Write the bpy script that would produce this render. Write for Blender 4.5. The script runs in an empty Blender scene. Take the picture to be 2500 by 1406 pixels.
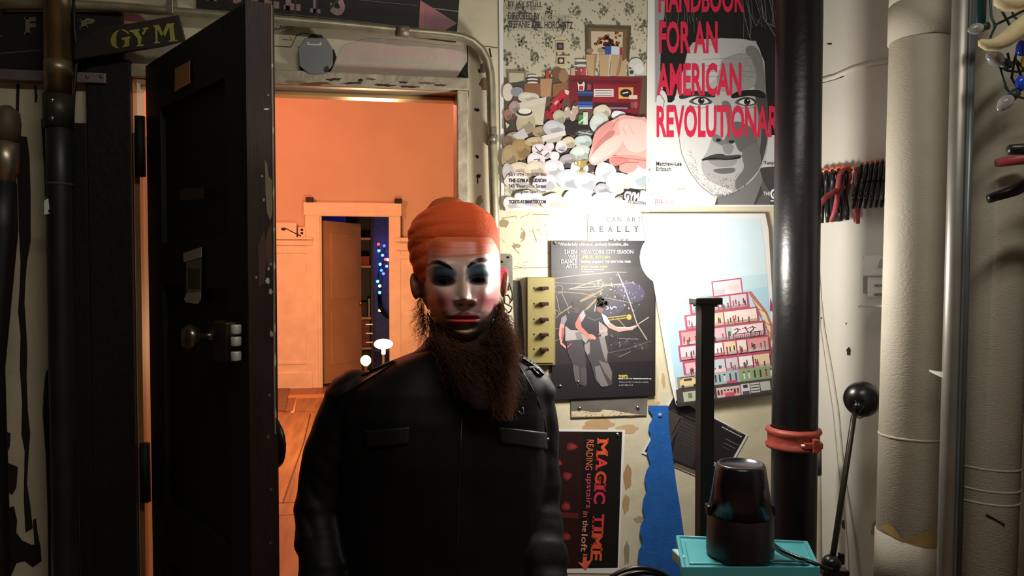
import bpy, bmesh, math, random
from mathutils import Vector, Matrix, Euler
import numpy as np
random.seed(7); rng = np.random.default_rng(7)
S = bpy.context.scene
COL = S.collection
# ------------------------------------------------------------------ camera
FPX = 1853.0
YAW, PITCH = math.radians(10), math.radians(-1.8)
C0 = Vector((0, 0, 1.55))
cd = bpy.data.cameras.new('camera'); cam = bpy.data.objects.new('camera', cd); COL.objects.link(cam)
cam.location = C0; cam.rotation_euler = (math.pi/2 + PITCH, 0, -YAW)
cd.sensor_width = 36; cd.lens = 36*FPX/2500; cd.clip_start = .02
S.camera = cam
RM = Euler((math.pi/2 + PITCH, 0, -YAW)).to_matrix()
S.view_settings.view_transform = 'Standard'; S.view_settings.look = 'None'
S.view_settings.gamma = 1; S.view_settings.use_curve_mapping = False
S.view_settings.exposure = 0.0
S.cycles.max_bounces = 6; S.cycles.diffuse_bounces = 3; S.cycles.glossy_bounces = 3
S.cycles.sample_clamp_indirect = 4
w = bpy.data.worlds.new('world'); S.world = w; w.use_nodes = True
w.node_tree.nodes['Background'].inputs[0].default_value = (0.6, 0.62, 0.7, 1)
w.node_tree.nodes['Background'].inputs[1].default_value = 0.004

def ray(u, v):
    return RM @ Vector(((u-1250)/FPX, -(v-703)/FPX, -1))
def onp(u, v, pl):
    p0, n = pl; d = ray(u, v); t = (p0-C0).dot(n)/d.dot(n); return C0 + d*t
def onY(u, v, y): return onp(u, v, (Vector((0, y, 0)), Vector((0, -1, 0))))
def onZ(u, v, z): return onp(u, v, (Vector((0, 0, z)), Vector((0, 0, 1))))
def onX(u, v, x): return onp(u, v, (Vector((x, 0, 0)), Vector((-1, 0, 0))))
def onD(u, v, d): return C0 + ray(u, v)*d
YW = 1.97                      # the poster wall
FWD = Vector((math.sin(YAW), math.cos(YAW), 0)); RGT = Vector((math.cos(YAW), -math.sin(YAW), 0)); UP = Vector((0, 0, 1))
WALLN = Vector((0, -1, 0))

# lights ---------------------------------------------------------------
def light(name, typ, loc, power, col, parent=None, **k):
    l = bpy.data.lights.new(name, typ); l.energy = power; l.color = col
    for a, b in k.items(): setattr(l, a, b)
    o = bpy.data.objects.new(name, l); COL.objects.link(o); o.location = loc
    return o
FILL_POS = Vector((.38, 0.2, 2.86))
fill = light('fill_fixture_glow', 'AREA', FILL_POS, 15, (1, .95, .86), shape='RECTANGLE', size=1.1, size_y=.18)  # added fill light, its source unseen
fill.rotation_euler = (0, 0, 0)
light('hall_lamp_glow', 'POINT', (-1.9, 7.2, 3.2), 185, (1, .27, .17), shadow_soft_size=.1)
light('hall_lamp_glow', 'POINT', (1.7, 5.2, 2.7), 95, (1, .44, .26), shadow_soft_size=.1)
light('blue_room_glow', 'POINT', (.45, 13.2, 2.2), 9, (.05, .08, 1), shadow_soft_size=.1)
BULB_L = 105.0

# ------------------------------------------------------------------ helpers
def lin(c):
    r = []
    for x in c[:3]:
        x = x/255
        r.append(x/12.92 if x <= .04045 else ((x+.055)/1.055)**2.4)
    return tuple(r)
MATS = {}
def mat(name, c, rough=.6, metal=0, var=.12, scale=14, bump=0, bscale=60, c2=None, emis=0, stretch=(1, 1, 1), spec=None, trans=0, alpha=1):
    if name in MATS: return MATS[name]
    m = bpy.data.materials.new(name); m.use_nodes = True; nt = m.node_tree; b = nt.nodes['Principled BSDF']
    a = lin(c); b.inputs['Roughness'].default_value = rough; b.inputs['Metallic'].default_value = metal
    if spec is not None: b.inputs['Specular IOR Level'].default_value = spec
    if trans: b.inputs['Transmission Weight'].default_value = trans
    if alpha < 1: b.inputs['Alpha'].default_value = alpha
    tc = nt.nodes.new('ShaderNodeTexCoord'); mp = nt.nodes.new('ShaderNodeMapping'); mp.inputs['Scale'].default_value = stretch
    nt.links.new(tc.outputs['Object'], mp.inputs[0])
    n = nt.nodes.new('ShaderNodeTexNoise'); n.inputs['Scale'].default_value = scale; n.inputs['Detail'].default_value = 6
    nt.links.new(mp.outputs[0], n.inputs['Vector'])
    r = nt.nodes.new('ShaderNodeValToRGB')
    d = lin(c2) if c2 else tuple(x*(1-var) for x in a)
    e = a if c2 else tuple(min(1, x*(1+var)) for x in a)
    r.color_ramp.elements[0].position = .3; r.color_ramp.elements[1].position = .68
    r.color_ramp.elements[0].color = (*d, 1); r.color_ramp.elements[1].color = (*e, 1)
    nt.links.new(n.outputs['Fac'], r.inputs[0]); nt.links.new(r.outputs[0], b.inputs['Base Color'])
    if bump:
        n2 = nt.nodes.new('ShaderNodeTexNoise'); n2.inputs['Scale'].default_value = bscale; n2.inputs['Detail'].default_value = 5
        nt.links.new(mp.outputs[0], n2.inputs['Vector'])
        bp = nt.nodes.new('ShaderNodeBump'); bp.inputs['Strength'].default_value = bump; bp.inputs['Distance'].default_value = .01
        nt.links.new(n2.outputs['Fac'], bp.inputs['Height']); nt.links.new(bp.outputs[0], b.inputs['Normal'])
    if emis:
        b.inputs['Emission Color'].default_value = (*a, 1); b.inputs['Emission Strength'].default_value = emis
    MATS[name] = m; return m
def colmat(name, rough=.45, bump=0, sss=0):
    if name in MATS: return MATS[name]
    m = bpy.data.materials.new(name); m.use_nodes = True; nt = m.node_tree; b = nt.nodes['Principled BSDF']
    at = nt.nodes.new('ShaderNodeVertexColor'); at.layer_name = 'Col'
    nt.links.new(at.outputs[0], b.inputs['Base Color']); b.inputs['Roughness'].default_value = rough
    if bump:
        tc = nt.nodes.new('ShaderNodeTexCoord'); n2 = nt.nodes.new('ShaderNodeTexNoise'); n2.inputs['Scale'].default_value = 30
        nt.links.new(tc.outputs['Object'], n2.inputs['Vector'])
        bp = nt.nodes.new('ShaderNodeBump'); bp.inputs['Strength'].default_value = bump; bp.inputs['Distance'].default_value = .01
        nt.links.new(n2.outputs['Fac'], bp.inputs['Height']); nt.links.new(bp.outputs[0], b.inputs['Normal'])
    MATS[name] = m; return m

def worigin(o):
    p = Vector((0, 0, 0))
    while o is not None: p = p + o.location; o = o.parent
    return p
def tag(o, label=None, cat=None, group=None, kind=None):
    if label: o['label'] = label
    if cat: o['category'] = cat
    if group: o['group'] = group
    if kind: o['kind'] = kind
    return o
def thing(name, label, cat, loc=(0, 0, 0), group=None, kind=None):
    o = bpy.data.objects.new(name, None); o.empty_display_size = .05; COL.objects.link(o); o.location = loc
    return tag(o, label, cat, group, kind)
def link_mesh(name, me, m, parent=None, smooth=False, bevel=0, recalc=True):
    if recalc:
        bm = bmesh.new(); bm.from_mesh(me); bmesh.ops.recalc_face_normals(bm, faces=bm.faces); bm.to_mesh(me); bm.free()
    if m: me.materials.append(m)
    if smooth:
        for p in me.polygons: p.use_smooth = True
    o = bpy.data.objects.new(name, me); COL.objects.link(o)
    if parent is not None:
        off = worigin(parent); o.parent = parent
    else:
        vs = [v.co for v in me.vertices]
        off = Vector((sum(v.x for v in vs)/len(vs), sum(v.y for v in vs)/len(vs), min(v.z for v in vs))); o.location = off
    me.transform(Matrix.Translation(-off))
    if bevel:
        bv = o.modifiers.new('bevel', 'BEVEL'); bv.width = bevel; bv.segments = 2; bv.limit_method = 'ANGLE'
    return o
class MB:
    def __init__(s): s.v = []; s.f = []
    def add(s, vs, fs):
        b = len(s.v); s.v += [tuple(x) for x in vs]; s.f += [tuple(b+i for i in f) for f in fs]; return s
    def box(s, lo, hi):
        x0, y0, z0 = lo; x1, y1, z1 = hi
        return s.add([(x0,y0,z0),(x1,y0,z0),(x1,y1,z0),(x0,y1,z0),(x0,y0,z1),(x1,y0,z1),(x1,y1,z1),(x0,y1,z1)],
            [(3,2,1,0),(4,5,6,7),(0,1,5,4),(1,2,6,5),(2,3,7,6),(3,0,4,7)])
    def obox(s, c, ax, ay, az):       # oriented box: centre and three half-axis vectors
        vs = [Vector(c)+Vector(ax)*i+Vector(ay)*j+Vector(az)*k for k in (-1,1) for i, j in ((-1,-1),(1,-1),(1,1),(-1,1))]
        return s.add(vs, [(3,2,1,0),(4,5,6,7),(0,1,5,4),(1,2,6,5),(2,3,7,6),(3,0,4,7)])
    def prism(s, pts, off):           # closed outline pts extruded by off
        n = len(pts); off = Vector(off); a = [Vector(p) for p in pts]
        return s.add(a+[p+off for p in a], [tuple(range(n))[::-1], tuple(range(n, 2*n))]+[(i, (i+1) % n, n+(i+1) % n, n+i) for i in range(n)])
    def tube(s, pts, r, n=10, caps=True):
        pts = [Vector(p) for p in pts]; N = len(pts)
        rs = list(r) if hasattr(r, '__len__') else [r]*N
        vs = []; nrm = None
        for i, p in enumerate(pts):
            t = (pts[min(i+1, N-1)]-pts[max(i-1, 0)]).normalized()
            if nrm is None:
                nrm = t.orthogonal().normalized()
            else:
                nrm = (nrm - t*nrm.dot(t)); nrm = nrm.normalized() if nrm.length > 1e-6 else t.orthogonal().normalized()
            bn = t.cross(nrm)
            for k in range(n):
                a = 2*math.pi*k/n; vs.append(p+(nrm*math.cos(a)+bn*math.sin(a))*rs[i])
        fs = [(i*n+k, i*n+(k+1) % n, (i+1)*n+(k+1) % n, (i+1)*n+k) for i in range(N-1) for k in range(n)]
        if caps: fs += [tuple(range(n))[::-1], tuple((N-1)*n+k for k in range(n))]
        return s.add(vs, fs)
    def loft(s, rings, caps=True):
        n = len(rings[0]); vs = [p for r in rings for p in r]; N = len(rings)
        fs = [(i*n+k, i*n+(k+1) % n, (i+1)*n+(k+1) % n, (i+1)*n+k) for i in range(N-1) for k in range(n)]
        if caps: fs += [tuple(range(n))[::-1], tuple((N-1)*n+k for k in range(n))]
        return s.add(vs, fs)
    def lathe(s, c, prof, axis=(0, 0, 1), n=24, caps=True):   # prof [(r, h)]
        ax = Vector(axis).normalized(); a = ax.orthogonal().normalized(); b = ax.cross(a); c = Vector(c)
        return s.loft([[c+ax*h+(a*math.cos(2*math.pi*k/n)+b*math.sin(2*math.pi*k/n))*r for k in range(n)] for r, h in prof], caps)
    def ell(s, c, ax, ay, az, n=20, m=12):
        c = Vector(c); ax, ay, az = Vector(ax), Vector(ay), Vector(az)
        rings = []
        for j in range(m+1):
            t = math.pi*(j+.001*(1 if j == 0 else (-1 if j == m else 0)))/m
            rings.append([c+az*-math.cos(t)+(ax*math.cos(2*math.pi*k/n)+ay*math.sin(2*math.pi*k/n))*math.sin(t) for k in range(n)])
        return s.loft(rings)
    def mesh(s, name='m'):
        me = bpy.data.meshes.new(name); me.from_pydata(s.v, [], s.f); me.update(); return me
    def build(s, name, m, parent=None, smooth=False, bevel=0):
        return link_mesh(name, s.mesh(name), m, parent, smooth, bevel)
def remeshed(mb, voxel, smooth=6, disp=None):
    """one continuous skin over overlapping closed shapes"""
    me = mb.mesh('raw'); o = bpy.data.objects.new('raw', me); COL.objects.link(o)
    r = o.modifiers.new('r', 'REMESH'); r.mode = 'VOXEL'; r.voxel_size = voxel
    sm = o.modifiers.new('s', 'SMOOTH'); sm.iterations = smooth; sm.factor = .5
    dg = bpy.context.evaluated_depsgraph_get(); dg.update()
    out = bpy.data.meshes.new_from_object(o.evaluated_get(dg)); bpy.data.objects.remove(o); bpy.data.meshes.remove(me)
    return out

# text -> triangles in its own unit box
_TX = {}
def text_geo(s, wt=0.0):
    k = (s, wt)
    if k in _TX: return _TX[k]
    cu = bpy.data.curves.new('t', 'FONT'); cu.body = s; cu.offset = wt; cu.resolution_u = 3; cu.fill_mode = 'FRONT'
    o = bpy.data.objects.new('t', cu); COL.objects.link(o)
    dg = bpy.context.evaluated_depsgraph_get(); dg.update()
    me = bpy.data.meshes.new_from_object(o.evaluated_get(dg))
    v = np.array([x.co[:2] for x in me.vertices]).reshape(-1, 2); f = [tuple(p.vertices) for p in me.polygons]
    bpy.data.objects.remove(o); bpy.data.meshes.remove(me)
    lo = v.min(0); hi = v.max(0); _TX[k] = ((v-lo)/np.maximum(hi-lo, 1e-6), f); return _TX[k]
SER = {'M': [(-.07,.30,0),(.70,1.07,0),(-.07,.2,1),(.8,1.07,1)], 'A': [(-.1,.32,0),(.66,1.1,0)], 'I': [(-.45,1.45,0),(-.45,1.45,1)],
       'T': [(.2,.8,0)], 'E': [(-.12,.3,0),(-.12,.3,1)], 'L': [(-.12,.5,0),(-.12,.55,1)], 'Y': [(-.1,.36,1),(.64,1.1,1),(.22,.78,0)],
       'R': [(-.12,.42,0),(.66,1.1,0),(-.12,.2,1)], 'N': [(-.1,.3,0),(-.1,.2,1),(.7,1.12,1)], 'K': [(-.1,.4,0),(.62,1.1,0),(-.1,.4,1),(.6,1.05,1)],
       'F': [(-.12,.5,0),(-.12,.3,1)], 'P': [(-.12,.5,0),(-.12,.3,1)], 'O': [], 'C': [], 'G': [(.45,1.08,.42)], 'S': []}
LW = {'I': .34, 'M': 1.25, 'L': .8, 'T': .9, 'E': .8, 'F': .8, 'S': .8, 'P': .85}
class Art:
    """flat printed shapes, given as they are seen, laid on a sheet in thin layers of ink"""
    def __init__(s, plane, off=0.0, step=4e-5):
        s.p0, s.n = plane; s.off = off; s.step = step; s.k = 0; s.v = []; s.f = []; s.c = []
    def P(s, u, v):
        return onp(u, v, (s.p0+s.n*(s.off+s.k*s.step), s.n))
    def poly(s, pts, c, keep=False):
        if not keep: s.k += 1
        b = len(s.v); s.v += [tuple(s.P(*p)) for p in pts]; s.f.append(tuple(range(b, b+len(pts)))); s.c.append(c); return s
    def spoly(s, pts, c, keep=False, m=4):     # the same with a softly rounded outline
        n = len(pts); o = []
        for i in range(n):
            p0, p1, p2, p3 = pts[i-1], pts[i], pts[(i+1) % n], pts[(i+2) % n]
            for k in range(m):
                t = k/m; o.append(tuple(.5*(2*b+(-a+c_)*t+(2*a-5*b+4*c_-d)*t*t+(-a+3*b-3*c_+d)*t**3) for a, b, c_, d in zip(p0, p1, p2, p3)))
        return s.poly(o, c, keep)
    def rect(s, x0, y0, x1, y1, c, keep=False): return s.poly([(x0,y0),(x1,y0),(x1,y1),(x0,y1)], c, keep)
    def ell(s, x, y, rx, ry, c, rot=0, n=18, keep=False, wob=0):
        a = math.radians(rot); pts = []
        for i in range(n):
            t = 2*math.pi*i/n; q = 1+wob*math.sin(3*t+x)+wob*.6*math.sin(5*t+y); X = rx*math.cos(t)*q; Y = ry*math.sin(t)*q
            pts.append((x+X*math.cos(a)-Y*math.sin(a), y+X*math.sin(a)+Y*math.cos(a)))
        return s.poly(pts, c, keep)
    def line(s, pts, wd, c, keep=False):
        if not keep: s.k += 1
        for (x0, y0), (x1, y1) in zip(pts[:-1], pts[1:]):
            dx, dy = x1-x0, y1-y0; L = math.hypot(dx, dy) or 1; nx, ny = -dy/L*wd/2, dx/L*wd/2
            s.poly([(x0+nx,y0+ny),(x1+nx,y1+ny),(x1-nx,y1-ny),(x0-nx,y0-ny)], c, True)
        return s
    def quadtext(s, t, O, A, B, c, wt=0, geo=None):      # O bottom-left of the text, A along it, B up it (all in pixels)
        v, f = geo or text_geo(t, wt); s.k += 1; b = len(s.v)
        for x, y in v: s.v.append(tuple(s.P(O[0]+A[0]*x+B[0]*y, O[1]+A[1]*x+B[1]*y)))
        for q in f: s.f.append(tuple(b+i for i in q)); s.c.append(c)
        return s
    def text(s, t, x0, y0, x1, y1, c, wt=0, tilt=0):
        return s.quadtext(t, (x0, y1), (x1-x0, tilt), (0, y0-y1), c, wt)
    def slab(s, t, O, A, B, c, wt=.02, gap=.22, th=.1):   # slab serif capitals
        ws = [(.5 if ch == ' ' else LW.get(ch, 1.0)) for ch in t]; tot = sum(ws)+gap*(len(t)-1); x = 0
        for i, ch in enumerate(t):
            cc = c[i] if isinstance(c, list) else c
            if ch != ' ':
                o = (O[0]+A[0]*x/tot, O[1]+A[1]*x/tot); a = (A[0]*ws[i]/tot, A[1]*ws[i]/tot)
                s.quadtext(ch, o, a, B, cc, wt)
                for e0, e1, tp in SER.get(ch, []):
                    y0 = (1-th)*tp; q = [(e0,y0),(e1,y0),(e1,y0+th),(e0,y0+th)]
                    s.poly([(o[0]+a[0]*p+B[0]*r, o[1]+a[1]*p+B[1]*r) for p, r in q], cc, True)
            x += ws[i]+gap
        return s
    def build(s, name, parent, m=None, rough=.45):
        me = bpy.data.meshes.new(name); me.from_pydata(s.v, [], s.f); me.update()
        at = me.color_attributes.new('Col', 'FLOAT_COLOR', 'CORNER')
        arr = []
        for p, c in zip(me.polygons, s.c): arr += [*lin(c), 1.0]*len(p.vertices)
        at.data.foreach_set('color', arr)
        return link_mesh(name, me, m or colmat('printed_ink', rough), parent, recalc=False)
def sheet(name, corners, plane, off, th, m, parent=None):
    p0, n = plane; pl = (p0+n*off, n)
    return MB().prism([onp(u, v, pl) for u, v in corners], n*th).build(name, m, parent)
def tack(parent, u, v, plane, off, r, m, name='screw'):
    p0, n = plane; c = onp(u, v, (p0+n*off, n))
    return MB().lathe(c, [(r, -.001), (r, .002), (r*.7, .004), (r*.2, .005)], n, 12).build(name, m, parent, True)
WP = (Vector((0, YW, 0)), WALLN)

# ------------------------------------------------------------------ materials
M_wall = mat('cream_paint', (208,199,172), .55, var=.10, scale=5, bump=.35, bscale=18)
M_side = mat('side_paint', (212,207,196), .5, var=.06, scale=4, bump=.2, bscale=10)
M_black = mat('black_paint', (14,13,13), .45, var=.3)
M_blackgloss = mat('black_gloss', (16,15,17), .28, var=.2)
M_steel = mat('galvanised_steel', (150,146,132), .38, .85, var=.25, scale=40)
M_chrome = mat('bright_metal', (200,200,200), .22, 1, var=.1)
M_paper = mat('white_paper', (235,233,228), .5, var=.02)
M_orangewall = mat('hall_plaster', (205,185,160), .7, var=.05, scale=2, bump=.1)
M_ward = mat('hall_woodwork', (240,226,200), .5, var=.08, scale=6, bump=.15, bscale=12)
# ------------------------------------------------------------------ the setting
def struct(name, mb, m, label, parent=None, bevel=0):
    o = mb.build(name, m, parent, bevel=bevel)
    if parent is None: tag(o, label, kind='structure')
    return o
XL = onY(332, 700, YW).x; XR = onY(1116, 700, YW).x; ZH = onY(885, 213, YW).z
WT = .09
XC = onY(1962, 700, YW).x                      # the corner with the splayed side wall
CEIL = 3.05
wm = MB()
wm.box((-2.3, YW, 0), (XL, YW+WT, CEIL)).box((XR, YW, 0), (XC+.25, YW+WT, CEIL)).box((XL, YW, ZH), (XR, YW+WT, CEIL))
wall_back = struct('wall_back', wm, M_wall, 'cream painted poster wall with peeling patches around the doorway')
sd = Vector((.23, -.973, 0)).normalized(); sn = Vector((-.973, -.23, 0)).normalized()
c = Vector((XC, YW, 0)); e = c+sd*3.3
wall_side = struct('wall_right', MB().prism([c, e, e-sn*.1, c-sn*.1], (0, 0, CEIL)), M_side, 'white side wall meeting the poster wall behind the black standpipe')
WS = (c.copy(), sn.copy())                     # side wall plane
wl = struct('wall_left', MB().box((-2.4, -1.4, 0), (-2.3, YW+WT, CEIL)), mat('dark_paint', (70,62,50), .7), 'dark wall of the near room')
wf = struct('wall_front', MB().box((-2.4, -1.5, 0), (2.6, -1.4, CEIL)), mat('dull_paint', (120,110,95), .7), 'dull wall of the near room opposite the posters')
M_wood = mat('floor_boards', (150,105,62), .42, var=.3, scale=3, stretch=(6, .6, 1), bump=.1)
fl = struct('floor', MB().box((-4.5, -1.5, -.1), (4.5, 14.5, 0)), M_wood, 'worn brown boarded floor running through the doorway')
cl = struct('ceiling', MB().box((-2.4, -1.5, CEIL), (2.6, YW+WT, CEIL+.1)), mat('ceiling_paint', (150,140,120), .8), 'dim painted ceiling of the near room')
# door casing
M_casing = mat('old_casing', (178,168,145), .6, var=.25, scale=20, bump=.5, bscale=40)
zt = onY(885, 182, YW).z
tr = struct('trim_1', MB().box((XL, YW-.016, ZH), (XR+.03, YW, zt)), M_casing, 'peeling head casing over the open doorway', bevel=.003)
struct('trim_2', MB().box((XR, YW-.014, 0), (onY(1142, 400, YW).x, YW, ZH)), M_casing, 'peeling side casing of the open doorway', bevel=.003)
M_blackwood = mat('black_wood', (9,8,8), .7, var=.3, bump=.2)
struct('trim_3', MB().box((onY(226, 700, YW).x, YW-.022, 0), (XL, YW, onY(280, 150, YW).z)), M_blackwood, 'black painted casing on the hinge side of the doorway', bevel=.003)
struct('trim_4', MB().box((onY(176, 700, YW).x, YW-.018, 0), (onY(226, 700, YW).x, YW, onY(200, 303, YW).z)), M_blackwood, 'black board beside the hinge casing', bevel=.003)
M_reveal = mat('grey_reveal', (160,150,135), .35, var=.15, scale=20)
struct('trim_5', MB().box((XR, YW, 0), (XR+.001, YW+WT, ZH)).box((XL, YW+.001, ZH-.002), (XR, YW+WT, ZH)), M_reveal, 'grey painted reveal lining the doorway')
M_gl = mat('stop_varnish', (215,180,120), .22, var=.1)
struct('trim_6', MB().box((XL, YW+WT-.03, ZH-.012), (XR, YW+WT+.02, ZH-.002)), M_gl, 'glossy stop strip under the doorway head', bevel=.004)
struct('trim_7', MB().box((XL-.002, YW+.001, 0), (XL+.012, YW+WT, ZH-.13)), mat('tan_jamb', (150,108,62), .5, var=.25, scale=6, stretch=(8,8,.5)), 'tan jamb seen through the hinge gap')

# wear on the poster wall: missing paint, stains, cracks
a = Art(WP, .0004, 2e-6)
BR = (62,44,34); DK = (28,22,18); PK = (196,172,160); ST = (176,150,112); GY = (150,140,122)
def blob(u, v, rx, ry, c, n=22, w=.28):
    ph = random.random()*6; pts = []
    for i in range(n):
        t = 2*math.pi*i/n; q = 1+w*(math.sin(2*t+ph)*.5+math.sin(5*t+2*ph)*.4+random.uniform(-.5, .5)*.6)
        pts.append((u+rx*q*math.cos(t), v+ry*q*math.sin(t)))
    a.poly(pts, c)
# plaster scar over the door
a.poly([(820,150),(835,112),(900,92),(985,98),(1060,108),(1125,112),(1140,150),(1118,185),(1095,203),(985,196),(880,188),(812,182)], (200,184,170))
for q in ((905,125,60,18),(1010,130,70,16),(960,160,80,14),(870,165,30,12),(1105,130,22,16)): blob(*q, (204,178,168), w=.2)
for q in ((980,150,60,7),(1060,165,40,9),(900,145,40,5)): blob(*q, (188,184,162), w=.2)
a.line([(812,186),(900,190),(1000,196),(1100,203)], 2.2, DK)
a.line([(1141,112),(1142,140),(1141,170),(1143,230),(1137,300)], 2.6, DK)
a.poly([(1141,150),(1130,165),(1118,185),(1100,200),(1120,206),(1140,240),(1145,210)], DK)
a.line([(1180,112),(1215,117)], 1.6, DK); a.line([(1195,118),(1199,140)], 4, DK)
a.line([(664,112),(710,115),(725,85),(740,81),(756,82)], 1.8, DK); a.line([(726,112),(735,124),(745,126)], 1.5, DK)
a.line([(690,78),(712,70),(726,62)], 1.2, (90,80,70)); a.line([(690,96),(713,98),(708,90)], 1.2, (90,80,70))
for k in range(9): a.line([(664+k*6.4,76-k*1.3),(667+k*6.4,66-k*1.3+(k%3)*3),(670+k*6.4,75-k*1.3)], 1.2, (90,80,70))
blob(772,91,20,7,(70,60,42)); blob(700,182,35,6,(120,110,88)); blob(770,186,48,5,DK,w=.1)
a.poly([(729,160),(740,180),(800,186),(815,160),(822,140),(815,120),(805,120),(800,170),(760,178)], DK)
blob(1172,173,5,5,DK,w=.1); blob(1180,165,9,12,(110,95,78)); blob(1185,205,16,14,(120,92,66))
for q in ((1164,268,7,4),(1165,382,4,5),(1168,430,5,6),(1166,440,2,9)): blob(*q, DK)
# scuffs between the conduit and the small quotation sheet
for q in ((1230,545,10,12),(1277,575,6,10),(1170,490,8,12),(1262,600,9,6)): blob(*q, (150,132,104))
for l in ([(1225,533),(1256,528)],[(1250,600),(1268,620)],[(1258,607),(1254,592)],[(1277,560),(1280,585),(1270,590)],[(1300,523),(1340,524)],
          [(1300,560),(1310,590)],[(1255,650),(1285,655)],[(1287,700),(1290,720)],[(1245,655),(1345,652)],[(1240,770),(1248,800)]): a.line(l, 1.5, (128,116,96))
for i in range(40):
    u, v = random.uniform(1220,1440), random.uniform(520,660); a.line([(u,v),(u+random.uniform(-14,14), v+random.uniform(-8,8))], 1.1, (150,136,112))
# stains below the corroded plate and beside the rotated poster
blob(1460,1038,42,14,(184,150,112)); blob(1530,1048,32,10,(190,160,120)); blob(1585,985,22,10,(188,160,118))
blob(1532,1165,9,34,(170,132,88)); blob(1528,1230,8,24,(178,146,106)); blob(1530,1350,6,30,(150,138,112)); blob(1560,1268,10,9,(168,150,120))
blob(1600,940,8,40,(196,180,146)); blob(1620,930,5,18,(190,160,120))
# the boards by the standing pole: long splits where the paint has gone
SPL = (34,22,16)
a.poly([(40,205),(48,205),(47,240),(46,275),(50,300),(44,330),(66,335),(72,380),(75,470),(75,590),(66,640),(62,690),(60,740),(64,800),(67,860),(65,920),(68,1000),(74,1060),(70,1110),(66,1180),(75,1240),(80,1290),(62,1300),(58,1220),(60,1100),(52,1060),(54,980),(48,900),(50,820),(44,760),(48,700),(50,640),(46,560),(44,480),(40,400),(36,340),(38,300)], SPL)
a.poly([(84,208),(88,208),(92,235),(90,250),(85,250)], SPL)
a.poly([(0,1045),(26,1058),(24,1090),(16,1110),(20,1130),(44,1140),(40,1190),(30,1208),(10,1195),(0,1180)], SPL)
a.poly([(20,1240),(34,1235),(42,1270),(40,1300),(55,1320),(78,1330),(98,1325),(102,1370),(80,1385),(60,1370),(40,1375),(30,1400),(0,1400),(0,1300),(14,1290)], (20,17,16))
a.poly([(80,1270),(88,1265),(92,1300),(98,1330),(84,1330)], SPL)
a.poly([(100,290),(120,290),(120,470),(110,480),(107,400)], SPL); a.poly([(112,905),(125,900),(125,1406),(118,1406),(116,1250),(112,1120),(104,1010),(106,960)], SPL)
a.build('peeled_paint', wall_back, colmat('bare_patches', .8, .2))
# flaking on the head casing
wear = Art((Vector((0, YW-.016, 0)), WALLN), .0003, 2e-6)
a = wear
for q in ((815,194,16,4,BR),(860,203,22,2.6,BR),(770,205,36,4,(132,76,52)),(720,200,30,3,(150,128,100)),(940,208,22,3.4,BR),(1000,212,20,2.8,BR),(1040,203,16,3,(110,84,62)),(985,201,9,3,BR),(905,193,10,3,(110,84,62)),(1075,208,12,3,BR),(880,196,8,3,DK)): blob(*q, w=.5)
wear.build('flaked_paint', tr, colmat('bare_patches', .8, .2))
# side wall: seam, hole, hairline cables marks
a = Art(WS, .0006, 2e-6)
a.line([(1992,203),(2040,190),(2085,170),(2130,158),(2190,148)], 4, (96,88,76)); a.line([(1992,206),(2040,193),(2060,186)], 3, DK)
blob(2072,858,6,9,DK); blob(2066,790,2,2,DK); blob(2007,776,3,3,DK); blob(2025,107,7,2,DK); blob(2146,1235,5,12,(120,104,84)); blob(2060,1280,5,13,(66,58,50))
blob(2140,1290,14,20,(170,146,116),w=.2)
a.build('wall_marks', wall_side, colmat('bare_patches', .8, .2))
# raised ledge where the upper panel of the side wall bulges out
led = [onp(u, v, WS) for u, v in ((1992,200),(2040,187),(2085,167),(2130,155),(2200,143))]
MB().tube([p+WS[1]*.001 for p in led], .007, 8).build('seam_bead', M_side, wall_side, True)

# ---------------------------------------------------------------- the hall beyond
YB = 9.8; HX0, HX1, HC = -3.6, 3.6, 4.6
dl, dr = onY(787, 700, YB).x, onY(950, 700, YB).x; dtop = onY(868, 527, YB).z
hw = MB().box((HX0, YB, 0), (dl, YB+.12, HC)).box((dr, YB, 0), (HX1, YB+.12, HC)).box((dl, YB, dtop), (dr, YB+.12, HC))
struct('wall_hall_back', hw, M_orangewall, 'plaster end wall of the hall glowing orange')
struct('wall_hall_left', MB().box((HX0-.1, YW+WT, 0), (HX0, YB+.12, HC)), M_orangewall, 'hall wall hidden behind the open black door')
struct('wall_hall_right', MB().box((HX1, YW+WT, 0), (HX1+.1, YB+.12, HC)), M_orangewall, 'hall wall hidden behind the poster wall')
struct('ceiling_hall', MB().box((HX0, YW+WT, HC), (HX1, YB+.12, HC+.1)), M_orangewall, 'high plaster ceiling of the hall')
struct('wall_hall_front', MB().box((HX0, YW+WT-.005, CEIL), (HX1, YW+WT, HC)).box((HX0, YW+WT-.005, 0), (-2.3, YW+WT, HC)).box((XC+.25, YW+WT-.005, 0), (HX1, YW+WT, HC)), M_orangewall, 'upper hall wall over the doorway')
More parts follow.
